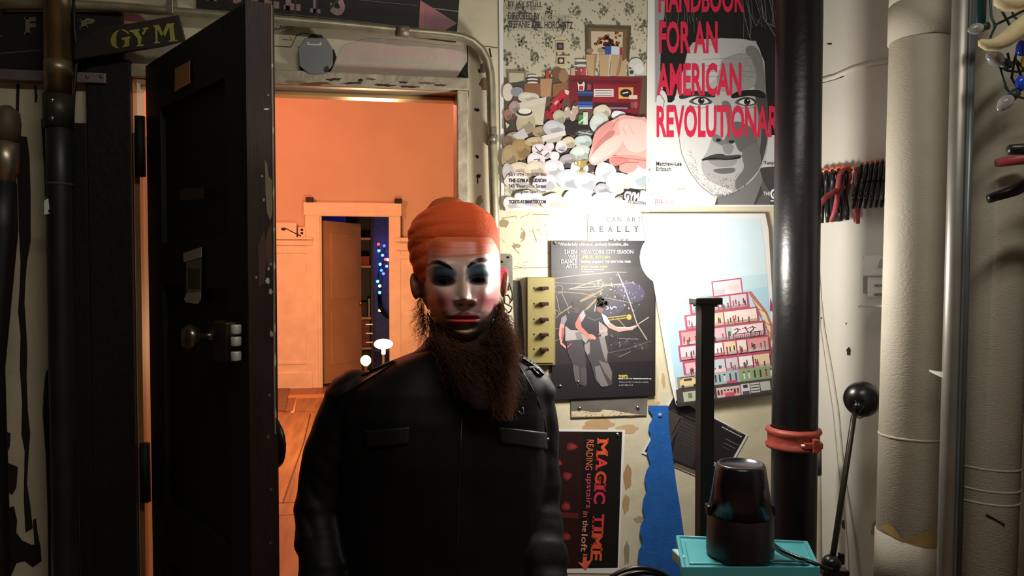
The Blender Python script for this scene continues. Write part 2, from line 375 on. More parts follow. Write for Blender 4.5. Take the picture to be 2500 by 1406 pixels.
# wainscot panels and mouldings
zr = onY(710, 579, YB).z
xl0 = onY(762, 700, YB).x
wsc = MB().box((HX0, YB-.05, 0), (xl0, YB, zr))
wsc.box((HX0, YB-.10, zr-.03), (xl0+.02, YB, zr)).box((HX0, YB-.08, zr-.10), (xl0+.01, YB, zr-.04)).box((HX0, YB-.065, zr-.2), (xl0, YB, zr-.17))
wsc.box((HX0, YB-.075, 0), (xl0, YB, .2)).box((HX0, YB-.062, .3), (xl0, YB, .34))
struct('trim_8', wsc, M_ward, 'tall cream wainscot with moulded cap beside the lit inner doorway', bevel=.006)
xr0 = onY(968, 700, YB).x
wsc = MB().box((xr0, YB-.05, 0), (HX1, YB, zr)).box((xr0-.02, YB-.10, zr-.05), (HX1, YB, zr)).box((xr0-.01, YB-.08, zr-.16), (HX1, YB, zr-.07)).box((xr0, YB-.065, zr-.27), (HX1, YB, zr-.22)).box((xr0, YB-.075, 0), (HX1, YB, .2))
struct('trim_9', wsc, M_ward, 'tall cream wainscot behind the masked person', bevel=.006)
# casing of the inner door
fx0, fx1, ftop = onY(747, 700, YB).x, onY(978, 700, YB).x, onY(865, 496, YB).z
fr = MB().box((fx0, YB-.06, 0), (dl, YB, dtop)).box((dr, YB-.06, 0), (fx1, YB, dtop)).box((fx0-.015, YB-.075, dtop), (fx1+.015, YB, ftop))
fr.box((dl-.05, YB-.075, 0), (dl-.02, YB, dtop)).box((fx0, YB-.07, dtop-.01), (fx1, YB, dtop+.02)).box((dl-.02, YB-.02, 0), (dl, YB+.14, dtop)).box((dr, YB-.02, 0), (dr+.02, YB+.14, dtop))
struct('trim_10', fr, M_ward, 'cream casing of the inner doorway', bevel=.006)
# inner door leaf, swung away into the blue room
d2 = thing('door_2', 'tan door standing open into the blue-lit room', 'door', (dl+.02, YB+.05, 0), kind='structure')
hp = Vector((dl+.015, YB+.06, .02)); target = onp(870, 700, (Vector((0, YB+.7, 0)), Vector((0, -1, 0)))); dv = Vector((target.x-hp.x, target.y-hp.y, 0)).normalized()
dn = Vector((dv.y, -dv.x, 0)); Wd = .84; Hd = dtop-.06
def dbox(mb, a0, a1, z0, z1, t0, t1):
    p = [hp+dv*a+dn*t for a, t in ((a0,t0),(a1,t0),(a1,t1),(a0,t1))]; mb.prism([Vector((q.x, q.y, z0)) for q in p], (0, 0, z1-z0)); return mb
leaf = MB(); dbox(leaf, 0, Wd, .03, Hd, -.02, .02)
leaf.build('leaf', mat('tan_door', (196,160,120), .4, var=.12, scale=2), d2, bevel=.003)
pn = MB(); dbox(pn, .12, Wd-.12, .25, .95, .02, .028); dbox(pn, .12, Wd-.12, 1.1, Hd-.15, .02, .028); pn.build('panel', MATS['tan_door'], d2, bevel=.006)
kb = MB(); q = hp+dv*(Wd-.07)+dn*.05; kb.ell((q.x, q.y, 1.02), (.03,0,0), (0,.03,0), (0,0,.03)); kb.build('handle', mat('brass', (180,140,70), .3, .9), d2, True)
# blue room
BY = 13.6
struct('wall_blue_back', MB().box((HX0, BY, 0), (HX1, BY+.1, 3.4)), mat('blue_room_paint', (170,170,190), .7), 'end wall of the blue-lit room')
struct('wall_blue_sides', MB().box((-1.9, YB+.12, 0), (-1.8, BY, 3.4)).box((2.4, YB+.12, 0), (2.5, BY, 3.4)), MATS['blue_room_paint'], 'side walls of the blue-lit room')
struct('ceiling_blue', MB().box((-1.9, YB+.12, 3.4), (2.5, BY, 3.5)), MATS['blue_room_paint'], 'ceiling of the blue-lit room')
# ------------------------------------------------------------------ the open black door
z_top = onY(345, 163, YW).z
Hh = onY(357, 700, YW-.012)
fe = onZ(597, -2, z_top)                          # free edge, camera side
d0 = Vector((Hh.x, Hh.y, 0)); dvec = Vector((fe.x-Hh.x, fe.y-Hh.y, 0)); DW = dvec.length; dvec.normalize()
dnb = Vector((-dvec.y, dvec.x, 0))                # away from the camera-facing side
if dnb.dot(FWD) < 0: dnb = -dnb
DT = .05
door = thing('door_1', 'black painted door with a chipped brown edge, swung open towards the viewer', 'door', tuple(d0), kind='structure')
DP = (Vector((d0.x, d0.y, 0)), -dnb)              # its visible face
def dpt(a, z, t=0): return d0+dvec*a+dnb*t+UP*z
def dprism(mb, a0, a1, z0, z1, t0, t1):
    return mb.prism([dpt(a0,z0,t0), dpt(a1,z0,t0), dpt(a1,z0,t1), dpt(a0,z0,t1)], UP*(z1-z0))
M_doorblk = mat('door_black', (8,8,9), .6, var=.35, scale=8, bump=.15)
M_dooredge = mat('door_edge', (34,19,12), .5, var=.35, scale=5, stretch=(8,8,.6), bump=.3)
sw = .11
st = MB(); dprism(st, .003, sw, .012, z_top, .004, DT); dprism(st, DW-sw, DW-.001, .012, z_top, .004, DT)
for z0, z1 in ((.012,.25),(.86,1.0),(1.5,1.6),(z_top-.12,z_top)): dprism(st, sw, DW-sw, z0, z1, .004, DT)
st.build('stile', M_doorblk, door, bevel=.003)
pm = MB()
for z0, z1 in ((.25,.86),(1.0,1.5),(1.6,z_top-.12)): dprism(pm, sw-.005, DW-sw+.005, z0, z1, .016, DT-.012)
pm.build('panel', M_doorblk, door)
ed = MB(); dprism(ed, DW-.001, DW+.003, .012, z_top, .0, DT+.004); ed.build('lock_edge', M_dooredge, door)
EP = (d0+dvec*(DW+.003), dvec)
a = Art(EP, .0004, 1e-5)
CH = (150,140,128)
def blob2(u, v, rx, ry, c, n=16, w=.35):
    ph = random.random()*6
    a.poly([(u+rx*(1+w*(math.sin(2*t+ph)*.5+random.uniform(-.5,.5)))*math.cos(t), v+ry*(1+w*(math.sin(3*t+ph)*.5+random.uniform(-.5,.5)))*math.sin(t)) for t in [2*math.pi*i/n for i in range(n)]], c)
a.poly([(647,390),(652,400),(656,430),(664,440),(665,520),(660,540),(652,520),(648,470)], (128,112,92))
a.poly([(654,560),(663,545),(664,640),(655,660),(646,600)], (84,62,50)); a.poly([(630,600),(645,560),(652,620),(645,690),(632,700)], (78,52,44))
for q in ((653,686,6,7,(190,182,170)),(661,712,4,7,(170,160,150)),(656,656,3,4,(170,160,150)),(662,645,2,4,(150,140,130)),(644,488,3,4,CH),(626,677,3,3,CH),(663,815,4,7,(160,150,140)),(651,266,6,2,(220,214,200)),(655,232,3,2,CH),(640,430,3,3,CH),(658,965,4,4,(90,80,72)),(655,1066,4,5,(80,72,66)),(662,1195,3,4,(80,72,66)),(660,1325,3,3,(80,72,66))): blob2(*q)
a.poly([(662,10),(665,14),(666,120),(668,300),(671,520),(672,900),(674,1060),(671,1060),(668,900),(667,520),(664,300),(662,120)], (140,122,100))
for q in ((665,160,2,5),(667,318,2,8),(668,470,2,14),(669,560,2,6),(670,650,2,10),(671,800,2,12),(672,880,2,16),(673,1010,2,12)): blob2(*q, (190,182,170))
a.build('chipped_paint', door, colmat('bare_patches', .8, .2))
# rim lock with three bright keeper knuckles, knobs
lk = MB(); c0 = onp(560, 832, DP); c1 = onp(604, 780, DP); c2 = onp(604, 885, DP)
lk.obox(c0-dnb*.008, dvec*.032, dnb*.012, UP*.038); lk.build('lock_case', mat('lock_brown', (52,40,34), .5, .3), door, bevel=.004)
for v in (803, 832, 868):
    q = onp(592, v, DP); MB().lathe(q-dnb*.012-UP*.0085, [(.0085,0),(.0095,.002),(.0095,.015),(.0085,.017)], UP, 16).build('keeper_knuckle', mat('zinc', (205,205,200), .4, .3), door, True)
kq = onp(528, 820, DP)
kb = MB().lathe(kq, [(.02,0),(.02,.004),(.009,.008),(.008,.03),(.02,.038),(.026,.05),(.022,.06),(.005,.064)], -dnb, 20).build('door_knob', mat('worn_brass', (120,112,98), .25, .9), door, True)
kf = onp(676, 1068, (DP[0]+dnb*(DT+.05), DP[1]))
q = dpt(DW-.07, kf.z, DT); MB().lathe(q, [(.025,0),(.025,.004),(.014,.007),(.014,.012),(.036,.016),(.05,.024),(.05,.030),(.03,.038),(.004,.041)], dnb, 24).build('door_knob', mat('dark_knob', (26,20,16), .35), door, True)
# hinges on the jamb
for v in (360, 1150):
    z = onY(345, v, YW).z; MB().lathe((Hh.x-.008, YW-.014, z-.072), [(.012,0),(.012,.144)], UP, 10).build('hinge', M_blackwood, door, True)
# stickers
nt = thing('paper_notice', 'small taped paper notice stuck low on the open black door', 'notice', tuple(onp(472, 740, DP)))
M_np = mat('notice_paper', (120,118,108), .6); M_tape = mat('masking_tape', (190,178,150), .6)
sheet('sheet', [(455,630),(492,610),(491,725),(456,735)], DP, .001, .0006, M_np, nt)
sheet('tape', [(448,618),(492,603),(493,628),(449,640)], DP, .0018, .0006, M_tape, nt)
sheet('tape', [(456,716),(490,712),(490,732),(484,742),(455,738),(450,730)], DP, .0018, .0006, M_tape, nt)
a = Art(DP, .0017, 1e-5); a.rect(459,655,488,706,(70,70,66)); a.build('printed_block', nt)
tg = sheet('label_sticker', [(428,168),(464,148),(464,203),(427,224)], DP, .001, .0006, mat('tan_label', (196,140,100), .5, var=.15)); tag(tg, 'tan label sticker near the top of the open black door', 'sticker')
tg = sheet('label_sticker', [(440,462),(497,458),(497,486),(440,490)], DP, .001, .0006, mat('brown_label', (70,50,32), .6)); tag(tg, 'brown label sticker halfway up the open black door', 'sticker')

# ------------------------------------------------------------------ sign boards above
M_sign = mat('sign_board_black', (30,26,24), .6, var=.2, bump=.1)
def board(pts, y, th, label, m=M_sign):
    r = thing('sign_board', label, 'sign', tuple(onY(sum(p[0] for p in pts)/len(pts), max(p[1] for p in pts), y)))
    pl = (Vector((0, y, 0)), WALLN)
    MB().prism([onp(u, v, pl) for u, v in pts], Vector((0, th, 0))).build('panel', m, r, bevel=.002)
    return r, pl
PINKS = (168,104,112)
r, pl = board([(480,-78),(1122,-5),(1114,102),(479,22)], YW-.014, .012, 'black stencilled board reading TOILETS with a pink arrow, over the doorway')
a = Art(pl, .0008, 3e-5)
LAV = (178,140,138)
a.slab('TOILETS', (496,0), (346,40), (2,-84), LAV, .03, gap=.35, th=.12)
for u0, v0 in ((508,0),(563,6),(662,18),(717,24),(769,30)): a.poly([(u0+2,v0-70),(u0+7,v0-70),(u0+6,v0+22),(u0+1,v0+22)], (30,26,24))
a.line([(806,20),(840,-18)], 7, (30,26,24))
a.poly([(1026,0),(1022,72),(1084,76),(1116,57)], PINKS); a.poly([(1026,0),(1022,72),(1034,72),(1036,10)], (186,112,116)); a.poly([(1060,26),(1046,70),(1090,72),(1116,57)], (152,96,104))
a.line([(480,-40),(1020,14)], 1.6, (90,88,84)); a.line([(1055,20),(1120,28)], 2.5, (130,126,118)); a.line([(664,32),(800,44),(1024,70)], 2.4, (92,88,84))
a.build('lettering', r)
r, pl = board([(-40,28),(298,28),(300,150),(180,176),(-40,182)], YW-.018, .012, 'dark board with stencilled letters F and P behind the tall steel pole', mat('sign_board_slate', (26,26,28), .6, var=.2))
a = Art(pl, .0008, 3e-5); YL = (128,124,96)
a.line([(-40,176),(300,140)], .8, (34,34,36)); a.slab('F', (62,84), (26,0), (0,-42), YL, .05, th=.12); a.slab('P', (198,68), (34,-2), (0,-22), YL, .06, th=.16)
a.line([(-40,134),(110,121)], 2, (110,108,100)); a.line([(192,112),(262,105)], 2.4, (120,118,108))
a.poly([(-20,15),(24,20),(-20,52)], (140,80,100)); a.poly([(-20,70),(6,90),(-20,96)], (140,80,80))
a.build('lettering', r)
pn = sheet('pennant', [(302,38),(338,34),(360,52),(304,60)], (Vector((0, YW-.004, 0)), WALLN), 0, .002, mat('pink_cloth', (172,112,118), .7)); tag(pn, 'faded pink cloth pennant tip above the GYM board', 'pennant')
r, pl = board([(228,72),(436,36),(452,98),(395,112),(180,146),(180,108)], YW-.058, .012, 'small black board reading GYM in yellow stencil letters, tilted above the open door', mat('sign_board_brown', (34,28,20), .6))
MB().obox(onY(330, 92, YW-.026), (.02,0,0), (0,.019,0), (0,0,.02)).build('spacer', M_blackwood, r)
a = Art(pl, .0008, 3e-5); YG = (150,150,66); GB = (34,28,20)
def arcs(cx, cy, rx, ry, t0, t1, wd0, wd1, c, tilt=-.16, n=14):
    o = []; i_ = []
    for k in range(n+1):
        t = math.radians(t0+(t1-t0)*k/n); f = k/n; wd = wd0+(wd1-wd0)*math.sin(math.pi*f)
        x, y = math.cos(t), math.sin(t)
        o.append((cx+rx*x, cy+ry*y+tilt*rx*x)); i_.append((cx+(rx-wd)*x, cy+(ry-wd*.5)*y+tilt*(rx-wd)*x))
    a.poly(o+i_[::-1], c)
arcs(294, 95, 24, 23, 100, 262, 4, 14, YG); arcs(294, 95, 24, 23, 278, 335, 4, 6, YG); arcs(294, 95, 24, 23, 20, 78, 4, 9, YG)
a.poly([(297,92),(318,88),(318,94),(315,95),(316,112),(305,115),(304,98),(297,97)], YG)
a.poly([(316,74),(340,70),(341,74),(337,76),(346,92),(343,108),(350,108),(350,112),(334,114),(334,110),(337,109),(336,94),(322,78),(317,78)], YG)
a.poly([(347,69),(362,66),(363,70),(358,72),(350,86),(346,82),(353,72),(348,72)], YG)
a.poly([(374,62),(388,60),(398,82),(394,88),(384,70),(385,102),(391,102),(391,105),(376,106),(376,103),(380,102),(378,66),(374,66)], YG)
a.poly([(398,80),(407,58),(426,56),(427,59),(423,60),(428,98),(434,97),(434,100),(412,102),(412,99),(416,98),(413,66),(402,90)], YG)
a.line([(228,74),(436,38)], 1.2, (70,62,40)); a.build('lettering', r)

# ------------------------------------------------------------------ pipes on the doorway wall
def pipe(name, pts, y, r, m, label, cat, n=14, parent=None):
    P = [onY(u, v, y) for u, v in pts]
    return tag(MB().tube(P, r, n).build(name, m, parent, True), label, cat)
cp = thing('conduit', 'thin metal conduit running over the doorway and bending down beside the posters', 'pipe', tuple(onY(1208, 640, YW)))
ctr = [(-30,12),(60,11),(184,12),(300,18),(420,29),(540,38),(660,47),(820,61),(960,75),(1060,83),(1100,87),(1130,92),(1155,103),(1176,122),(1190,148),(1197,180),(1199,220),(1202,350),(1207,520),(1211,640)]
M_emt = mat('conduit_metal', (178,172,146), .42, .7, var=.2, scale=30)
cy = YW-.0305
MB().tube([onY(u, v, cy) for u, v in ctr], .0118, 16).build('tube', M_emt, cp, True)
for (u0, v0), (u1, v1) in (((966,74),(998,78)),((1201,330),(1202,346))):
    MB().tube([onY(u0, v0, cy), onY(u1, v1, cy)], .0145, 16).build('coupling', mat('worn_coupling', (140,128,112), .5, .6), cp, True)
for u, v in ((426,24),(1200,338)):
    q = onY(u, v, YW); MB().obox(q+Vector((0,-.0225,0)), (.007,0,0), (0,.0215,0), (0,0,.022)).build('strap', M_steel, cp, bevel=.001)
pp = thing('steel_pole', 'steel pole with a bolted sleeve and dark green lower half before the split cream boards', 'pole', tuple(onY(160, 1406, 1.88)))
py = 1.885
def pc_(u, v): return onY(u, v, py)
b0 = onY(161, 1406, py); b0z = Vector((b0.x+.006, py, 0)); pp.location = b0z
topq = pc_(139, -10); dirp = (pc_(141, 300)-pc_(139, 0)); topz = Vector((topq.x, py, CEIL))
MB().tube([pc_(143, 240), topz], .0275, 20).build('tube', mat('scorched_steel', (172,160,124), .38, .8, var=.4, scale=9, c2=(110,84,56)), pp, True)
MB().tube([b0z, pc_(160, 1300), pc_(152, 900), pc_(146, 450), pc_(143, 242)], .0275, 20).build('lower_tube', mat('dark_green_paint', (30,34,28), .45, var=.3), pp, True)
MB().tube([pc_(142, 232), pc_(142, 312)], .031, 20).build('sleeve', mat('sleeve_grey', (58,60,50), .45, .4), pp, True)
MB().tube([pc_(141, 150), pc_(142, 186)], .029, 20).build('sleeve', mat('sleeve_steel', (160,150,120), .4, .8), pp, True)
for v in (246, 290): MB().lathe(onY(129, v, py-.027), [(.006,0),(.006,.004),(.004,.007)], (-.3,-1,0), 10).build('screw', M_chrome, pp, True)
MB().tube([pc_(146, 447), pc_(146, 452)], .0282, 20).build('tape_band', mat('tape_green', (70,74,62), .6), pp, True)
sheet('paper_tag', [(108,490),(118,484),(121,510),(117,514),(121,522),(108,524)], (Vector((0, py-.03, 0)), WALLN), 0, .0008, M_paper, pp)
tag(MB().tube([onY(175, 190, 1.9), onY(176, 430, 1.9), onY(178, 560, 1.9), onY(183, 900, 1.9), onY(194, 1406, 1.9), Vector((onY(196, 1406, 1.9).x, 1.9, 0))], .0028, 8).build('cable', mat('orange_glint_cable', (190,130,40), .35, .8), None, True), 'thin cable coloured with an orange reflection, hanging along the tall steel pole', 'cable')  # orange reflection put into the cable's colour
tag(MB().tube([onY(180, -20, 1.93), onY(181, 60, 1.93), onY(188, 130, 1.93), onY(180, 230, 1.93), onY(176, 330, 1.93), onY(180, 800, 1.93), Vector((onY(182, 1000, 1.93).x, 1.93, 0))], .004, 8).build('cable', mat('black_cable', (24,28,24), .5), None, True), 'black cable hanging behind the tall steel pole', 'cable')
# rail brackets
rb = thing('metal_rail', 'short pale metal rail under the lettered boards by the tall pole', 'rail', tuple(onY(150, 200, YW)))
MB().box(tuple(onY(-30, 192, YW-.03)), tuple(onY(268, 186, YW))).build('bar', mat('rail_grey', (150,135,135), .4, .5), rb, bevel=.001)
q0, q1 = onY(192, 202, YW-.006), onY(268, 170, YW); MB().box((q0.x, YW-.006, q0.z), (q1.x, YW, q1.z)).build('back_plate', mat('rail_paint', (170,160,140), .5), rb)
for u in (214, 248): tack(rb, u, 187, (Vector((0, YW-.03, 0)), WALLN), 0, .004, M_steel)
tag(MB().obox(onY(224, 165, YW-.008), (.034,0,0), (0,.008,0), (0,0,.0025)).build('metal_strip', mat('rail_grey', (150,135,135), .4, .5), None), 'narrow metal strip just above the pale rail', 'strip')
# broom-like handle at the frame edge
hd = thing('tool_handle', 'upright tool with a grey wooden grip and steel ferrule, standing by the split cream boards', 'tool', (0,0,0))
hy = 1.78; hx = onY(14, 400, hy).x; hd.location = (hx-.01, hy, 0)
MB().tube([onY(14, 345, hy), onY(16, 300, hy), onY(16, 275, hy), onY(14, 259, hy)], [.026, .027, .024, .01], 18).build('grip', mat('grey_wood', (88,74,56), .6, var=.25, scale=8, stretch=(6,6,.8)), hd, True)
MB().tube([onY(10, 445, hy), onY(11, 425, hy), onY(12, 422, hy), onY(12, 345, hy)], [.022, .022, .026, .026], 18).build('ferrule', mat('ferrule_steel', (170,160,140), .35, .85), hd, True)
MB().tube([Vector((hx-.02, hy, 0)), onY(-20, 900, hy), onY(4, 560, hy), onY(9, 445, hy)], [.02, .024, .03, .024], 18).build('shaft', mat('shaft_black', (24,22,24), .5), hd, True)
# grey octagonal box cover over the doorway
jb = thing('junction_box', 'grey octagonal junction box cover over the doorway', 'electrical box', tuple(onY(771, 182, YW)))
JP = (Vector((0, YW-.02, 0)), WALLN)
oc = [(745,92),(796,92),(812,118),(812,158),(796,178),(775,182),(752,179),(730,160),(728,118)]
MB().prism([onp(u, v, (Vector((0, YW-.002, 0)), WALLN)) for u, v in [(750,100),(792,100),(806,122),(806,155),(792,172),(755,172),(736,155),(735,122)]], (0,-.014,0)).build('box', M_black, jb)
MB().prism([onp(u, v, JP) for u, v in oc], (0,.006,0)).build('cover', mat('cover_grey', (122,126,126), .5, .3, var=.08), jb, bevel=.002)
a = Art(JP, .0004, 4e-5); a.poly([(750,103),(755,103),(755,107),(780,107),(780,103),(785,103),(785,111),(750,110)], (205,210,205)); a.build('cover_tag', jb); a = Art(JP, .0005, 4e-5); a.ell(797,169,6,8,DK,25); a.build('cover_hole', jb)
# ------------------------------------------------------------------ posters
M_white = mat('poster_paper', (226,224,222), .4, var=.02)
def poster(name, label, cat, corners, off, th=.0006, m=None):
    o = sheet(name, corners, WP, off, th, m or M_white); return tag(o, label, cat)
# ---- the wallpapered room with rubbish bags
p = poster('poster', 'theatre poster of a flowery wallpapered room full of rubbish bags, highest beside the doorway', 'poster', [(1217,-60),(1590,-60),(1584,509),(1224,514)], .003)
a = Art(WP, .0042, 2.5e-5)
a.poly([(1229,-60),(1587,-60),(1582,505),(1232,508)], (196,190,168))
FL = (128,126,102); FD = (98,96,76)
for j in range(6):
    for i in range(6):
        x = 1240+i*66+(33 if j % 2 else 0); y = -14+j*38
        if x > 1578: continue
        a.k += 1
        for _ in range(34): a.ell(min(1581,max(1232,x+random.gauss(0, 7))), y+random.gauss(3, 8), random.uniform(1.2,2.8), random.uniform(1.2,2.8), random.choice((FL, FD, (144,140,118))), n=6, keep=True)
        a.k += 1
        for dx, dy, r in ((4,-6,3.8),(-7,-14,3.2),(8,3,3),(-5,4,3)): a.ell(x+dx, y+dy, r, r, FD, n=9, keep=True)
        a.line([(x,y+6),(x+2,y+18)], 1.2, FL, True)
a.k += 1
for _ in range(210): a.ell(random.uniform(1233,1582), random.uniform(-20,195), random.uniform(.9,2.2), random.uniform(.9,2.2), random.choice((FL,(150,146,124))), n=6, keep=True)
a.poly([(1232,190),(1583,186),(1583,300),(1232,300)],(92,74,60)); a.rect(1232,290,1583,420,(70,60,56))
# framed flower picture
a.poly([(1428,61),(1541,64),(1536,150),(1430,150)], (84,70,48)); a.poly([(1437,68),(1532,71),(1528,150),(1438,150)], (112,94,64)); a.poly([(1443,76),(1521,78),(1518,150),(1444,150)], (206,186,160))
for _ in range(34): a.ell(random.gauss(1480,16), random.gauss(100,9), random.uniform(3,6), random.uniform(3,6), random.choice(((150,84,52),(120,60,40),(176,106,64),(60,52,36),(150,56,44))), n=8, keep=True)
for (x0,y0,x1,y1) in ((1356,100,1380,126),(1358,136,1382,160)):
    a.rect(x0,y0,x1,y1,(206,182,130)); a.rect(x0+3,y0+4,x1-4,y1-4,(44,34,38)); a.ell((x0+x1)/2,(y0+y1)/2,5,5,(112,92,140) if y0 < 120 else (200,196,180), n=8)
# dresser
DR = (118,26,38)
a.poly([(1388,184),(1568,190),(1560,282),(1392,262)], DR); a.poly([(1393,192),(1560,198),(1556,206),(1394,200)], (96,20,32)); a.poly([(1448,206),(1508,208),(1508,248),(1448,246)], (136,30,44)); a.poly([(1410,200),(1448,202),(1446,262),(1412,258)], (50,20,28))
a.poly([(1448,250),(1556,252),(1556,266),(1446,264)], (76,18,28)); a.rect(1450,217,1498,236,(220,214,210))
for k in range(3): a.line([(1453,221+k*6),(1495,221.5+k*6)], 2, (110,104,108))
a.rect(1510,213,1546,241,(214,160,82)); a.ell(1528,227,14,10,(34,28,30)); a.line([(1520,228),(1534,225)], 3, (214,210,206))
a.poly([(1410,200),(1414,206),(1420,206),(1425,199),(1428,204),(1426,221),(1412,221)], (226,218,216)); a.rect(1414,210,1424,220,(176,40,54)); a.rect(1432,200,1444,220,(64,52,56)); a.rect(1434,206,1443,220,(170,60,66))
for y, c in ((223,(52,88,150)),(228,(42,60,120)),(248,(46,80,160)),(256,(60,104,180))): a.rect(1411,y,1447,y+6,c)
a.rect(1414,262,1446,266,(190,184,196)); a.rect(1450,262,1532,266,(120,124,160)); a.ell(1544,256,5,9,(140,60,66)); a.ell(1552,256,5,9,(150,80,86)); a.rect(1536,232,1556,242,(214,190,186))
# paper bags and things on the dresser
for (pts) in ([(1430,133),(1458,133),(1452,186),(1435,184)], [(1462,133),(1488,133),(1484,186),(1464,186)], [(1494,134),(1520,134),(1508,186),(1488,184)], [(1518,150),(1530,142),(1530,186),(1510,186)]): a.poly(pts, (186,158,122))
a.poly([(1452,133),(1458,133),(1452,186),(1449,186)], (150,124,94)); a.poly([(1514,134),(1520,134),(1508,186),(1503,186)], (150,124,94))
a.rect(1477,112,1492,133,(44,76,160)); a.poly([(1493,112),(1513,114),(1511,134),(1492,133)], (204,214,226)); a.rect(1513,116,1519,134,(176,36,56)); a.ell(1440,124,9,6,(150,120,100)); a.ell(1468,124,9,6,(160,140,120))
for k in range(6): a.ell(1418,148+k*6,15-k*.3,3.4,(92,98,84) if k % 2 else (214,212,196))
for x, c in ((1394,(196,160,150)),(1408,(150,52,62)),(1420,(190,60,72))): a.rect(x,166,x+10,184,c)
a.ell(1553,156,17,14,(206,206,206)); a.ell(1560,168,13,13,(216,216,218)); a.rect(1536,168,1549,186,(190,192,200)); a.ell(1542,176,5,5,(60,60,70))
# the floor side heaps
a.poly([(1238,172),(1284,174),(1282,200),(1240,202)], (126,116,90)); a.poly([(1243,178),(1279,179),(1278,200),(1244,202)], (186,180,152))
for k in range(5): a.ell(1300,186+k*4,13,3,(222,220,214) if k % 2 == 0 else (60,60,54))
a.rect(1280,203,1320,235,(136,92,62)); a.poly([(1319,192),(1348,192),(1344,236),(1320,236)], (176,140,104)); a.rect(1333,172,1341,192,(190,52,46)); a.poly([(1350,205),(1386,200),(1386,238),(1350,236)], (140,96,64)); a.ell(1362,180,14,14,(120,78,58)); a.ell(1376,186,12,16,(150,116,86))
a.ell(1240,225,13,22,(218,208,194)); a.ell(1262,224,16,12,(140,144,152)); a.poly([(1250,204),(1280,196),(1276,214)], (60,66,66))
def bag(x, y, rx, ry, c, rot=0):
    a.ell(x, y, rx, ry, c, rot, 20, wob=.05)
    d = tuple(int(q*.82) for q in c); l = tuple(min(255, int(q*1.06)) for q in c)
    a.ell(x+rx*.25, y+ry*.35, rx*.6, ry*.5, d, rot, 14, wob=.08); a.ell(x-rx*.2, y-ry*.25, rx*.55, ry*.45, l, rot, 14, wob=.08)
    a.line([(x-rx*.5, y+ry*.2),(x, y+ry*.05),(x+rx*.5, y+ry*.4)], .9, d)
bag(1290,238,26,13,(206,200,186)); a.poly([(1262,252),(1334,236),(1326,300),(1330,306),(1290,302)], (196,190,170)); a.poly([(1262,252),(1334,236),(1332,250),(1268,266)], (208,202,184))
bag(1256,262,14,16,(160,146,140)); bag(1240,280,10,14,(150,110,96)); bag(1283,300,24,30,(176,164,138)); bag(1318,322,18,14,(150,136,110))
a.ell(1280,278,22,10,(196,190,176)); a.ell(1280,274,20,9,(44,46,50)); a.ell(1281,271,16,7,(226,224,214))
a.poly([(1330,274),(1380,220),(1390,222),(1388,234),(1352,276),(1342,292),(1366,296),(1360,282),(1350,272),(1332,286)], (166,34,52)); a.poly([(1344,248),(1376,218),(1390,224),(1354,262)], (176,38,58)); a.poly([(1352,252),(1360,244),(1364,248),(1356,257)], (206,160,150)); a.poly([(1378,218),(1390,222),(1387,232),(1380,228)], (222,200,184)); a.poly([(1330,276),(1342,266),(1350,290),(1366,296),(1360,302),(1340,290)], (150,28,44)); a.ell(1340,267,5,5,(80,20,30))
a.rect(1376,296,1450,330,(36,30,34)); bag(1366,286,16,18,(176,172,150))
for x, y in ((1385,274),(1398,282),(1404,268)): a.ell(x,y,8,14,(176,160,148)); a.ell(x-2,y-8,3,4,(214,206,196))
a.rect(1412,280,1424,304,(74,120,70)); a.rect(1424,274,1435,304,(190,204,186)); a.line([(1413,300),(1434,284)], 3, (210,216,200)); a.ell(1404,254,5,6,(70,60,50))
bag(1470,272,22,16,(196,190,168)); bag(1464,300,24,26,(190,196,192)); bag(1510,282,18,12,(206,212,216)); bag(1556,290,14,6,(226,224,220))
a.ell(1428,325,24,9,(70,72,74)); a.line([(1412,322),(1446,328)], 3, (170,172,172)); a.line([(1414,330),(1440,320)], 2, (150,152,152))
bag(1258,336,24,14,(150,134,110)); a.poly([(1252,330),(1278,312),(1290,334),(1266,344)], (188,186,190)); bag(1240,346,14,16,(112,94,72)); bag(1272,364,24,26,(150,124,82)); bag(1244,384,20,30,(156,136,104)); bag(1306,346,24,12,(176,158,128))
a.poly([(1233,290),(1250,304),(1238,322),(1232,318)], (60,52,44)); a.poly([(1234,298),(1244,305),(1237,314)], (196,190,176))
bag(1352,312,27,18,(182,182,190)); a.poly([(1322,332),(1380,318),(1382,330),(1326,346)], (206,200,196)); a.poly([(1330,344),(1376,330),(1366,346),(1336,350)], (176,168,162))
bag(1424,346,22,16,(176,190,186)); bag(1418,376,26,22,(182,192,186)); bag(1388,348,18,14,(190,178,152))
for q in ((1316,366,18,16),(1342,358,11,11),(1334,376,14,12),(1308,392,22,20),(1370,358,14,15),(1354,382,12,13)): bag(*q, (206,198,204)); 
for l in ([(1306,358),(1318,372),(1326,364)],[(1310,372),(1324,378)],[(1304,390),(1318,388),(1312,398)],[(1362,366),(1376,367)],[(1330,382),(1340,372)]): a.line(l, 2, (58,54,76))
a.ell(1354,382,9,10,(222,214,212)); a.ell(1343,357,8,8,(216,204,206)); bag(1388,390,22,14,(150,146,150)); a.poly([(1378,396),(1398,400),(1392,410),(1380,408)], (70,68,76))
bag(1270,412,32,16,(196,184,160)); bag(1240,420,14,22,(176,172,172)); bag(1350,414,30,24,(196,194,200)); bag(1306,412,26,18,(200,190,170))
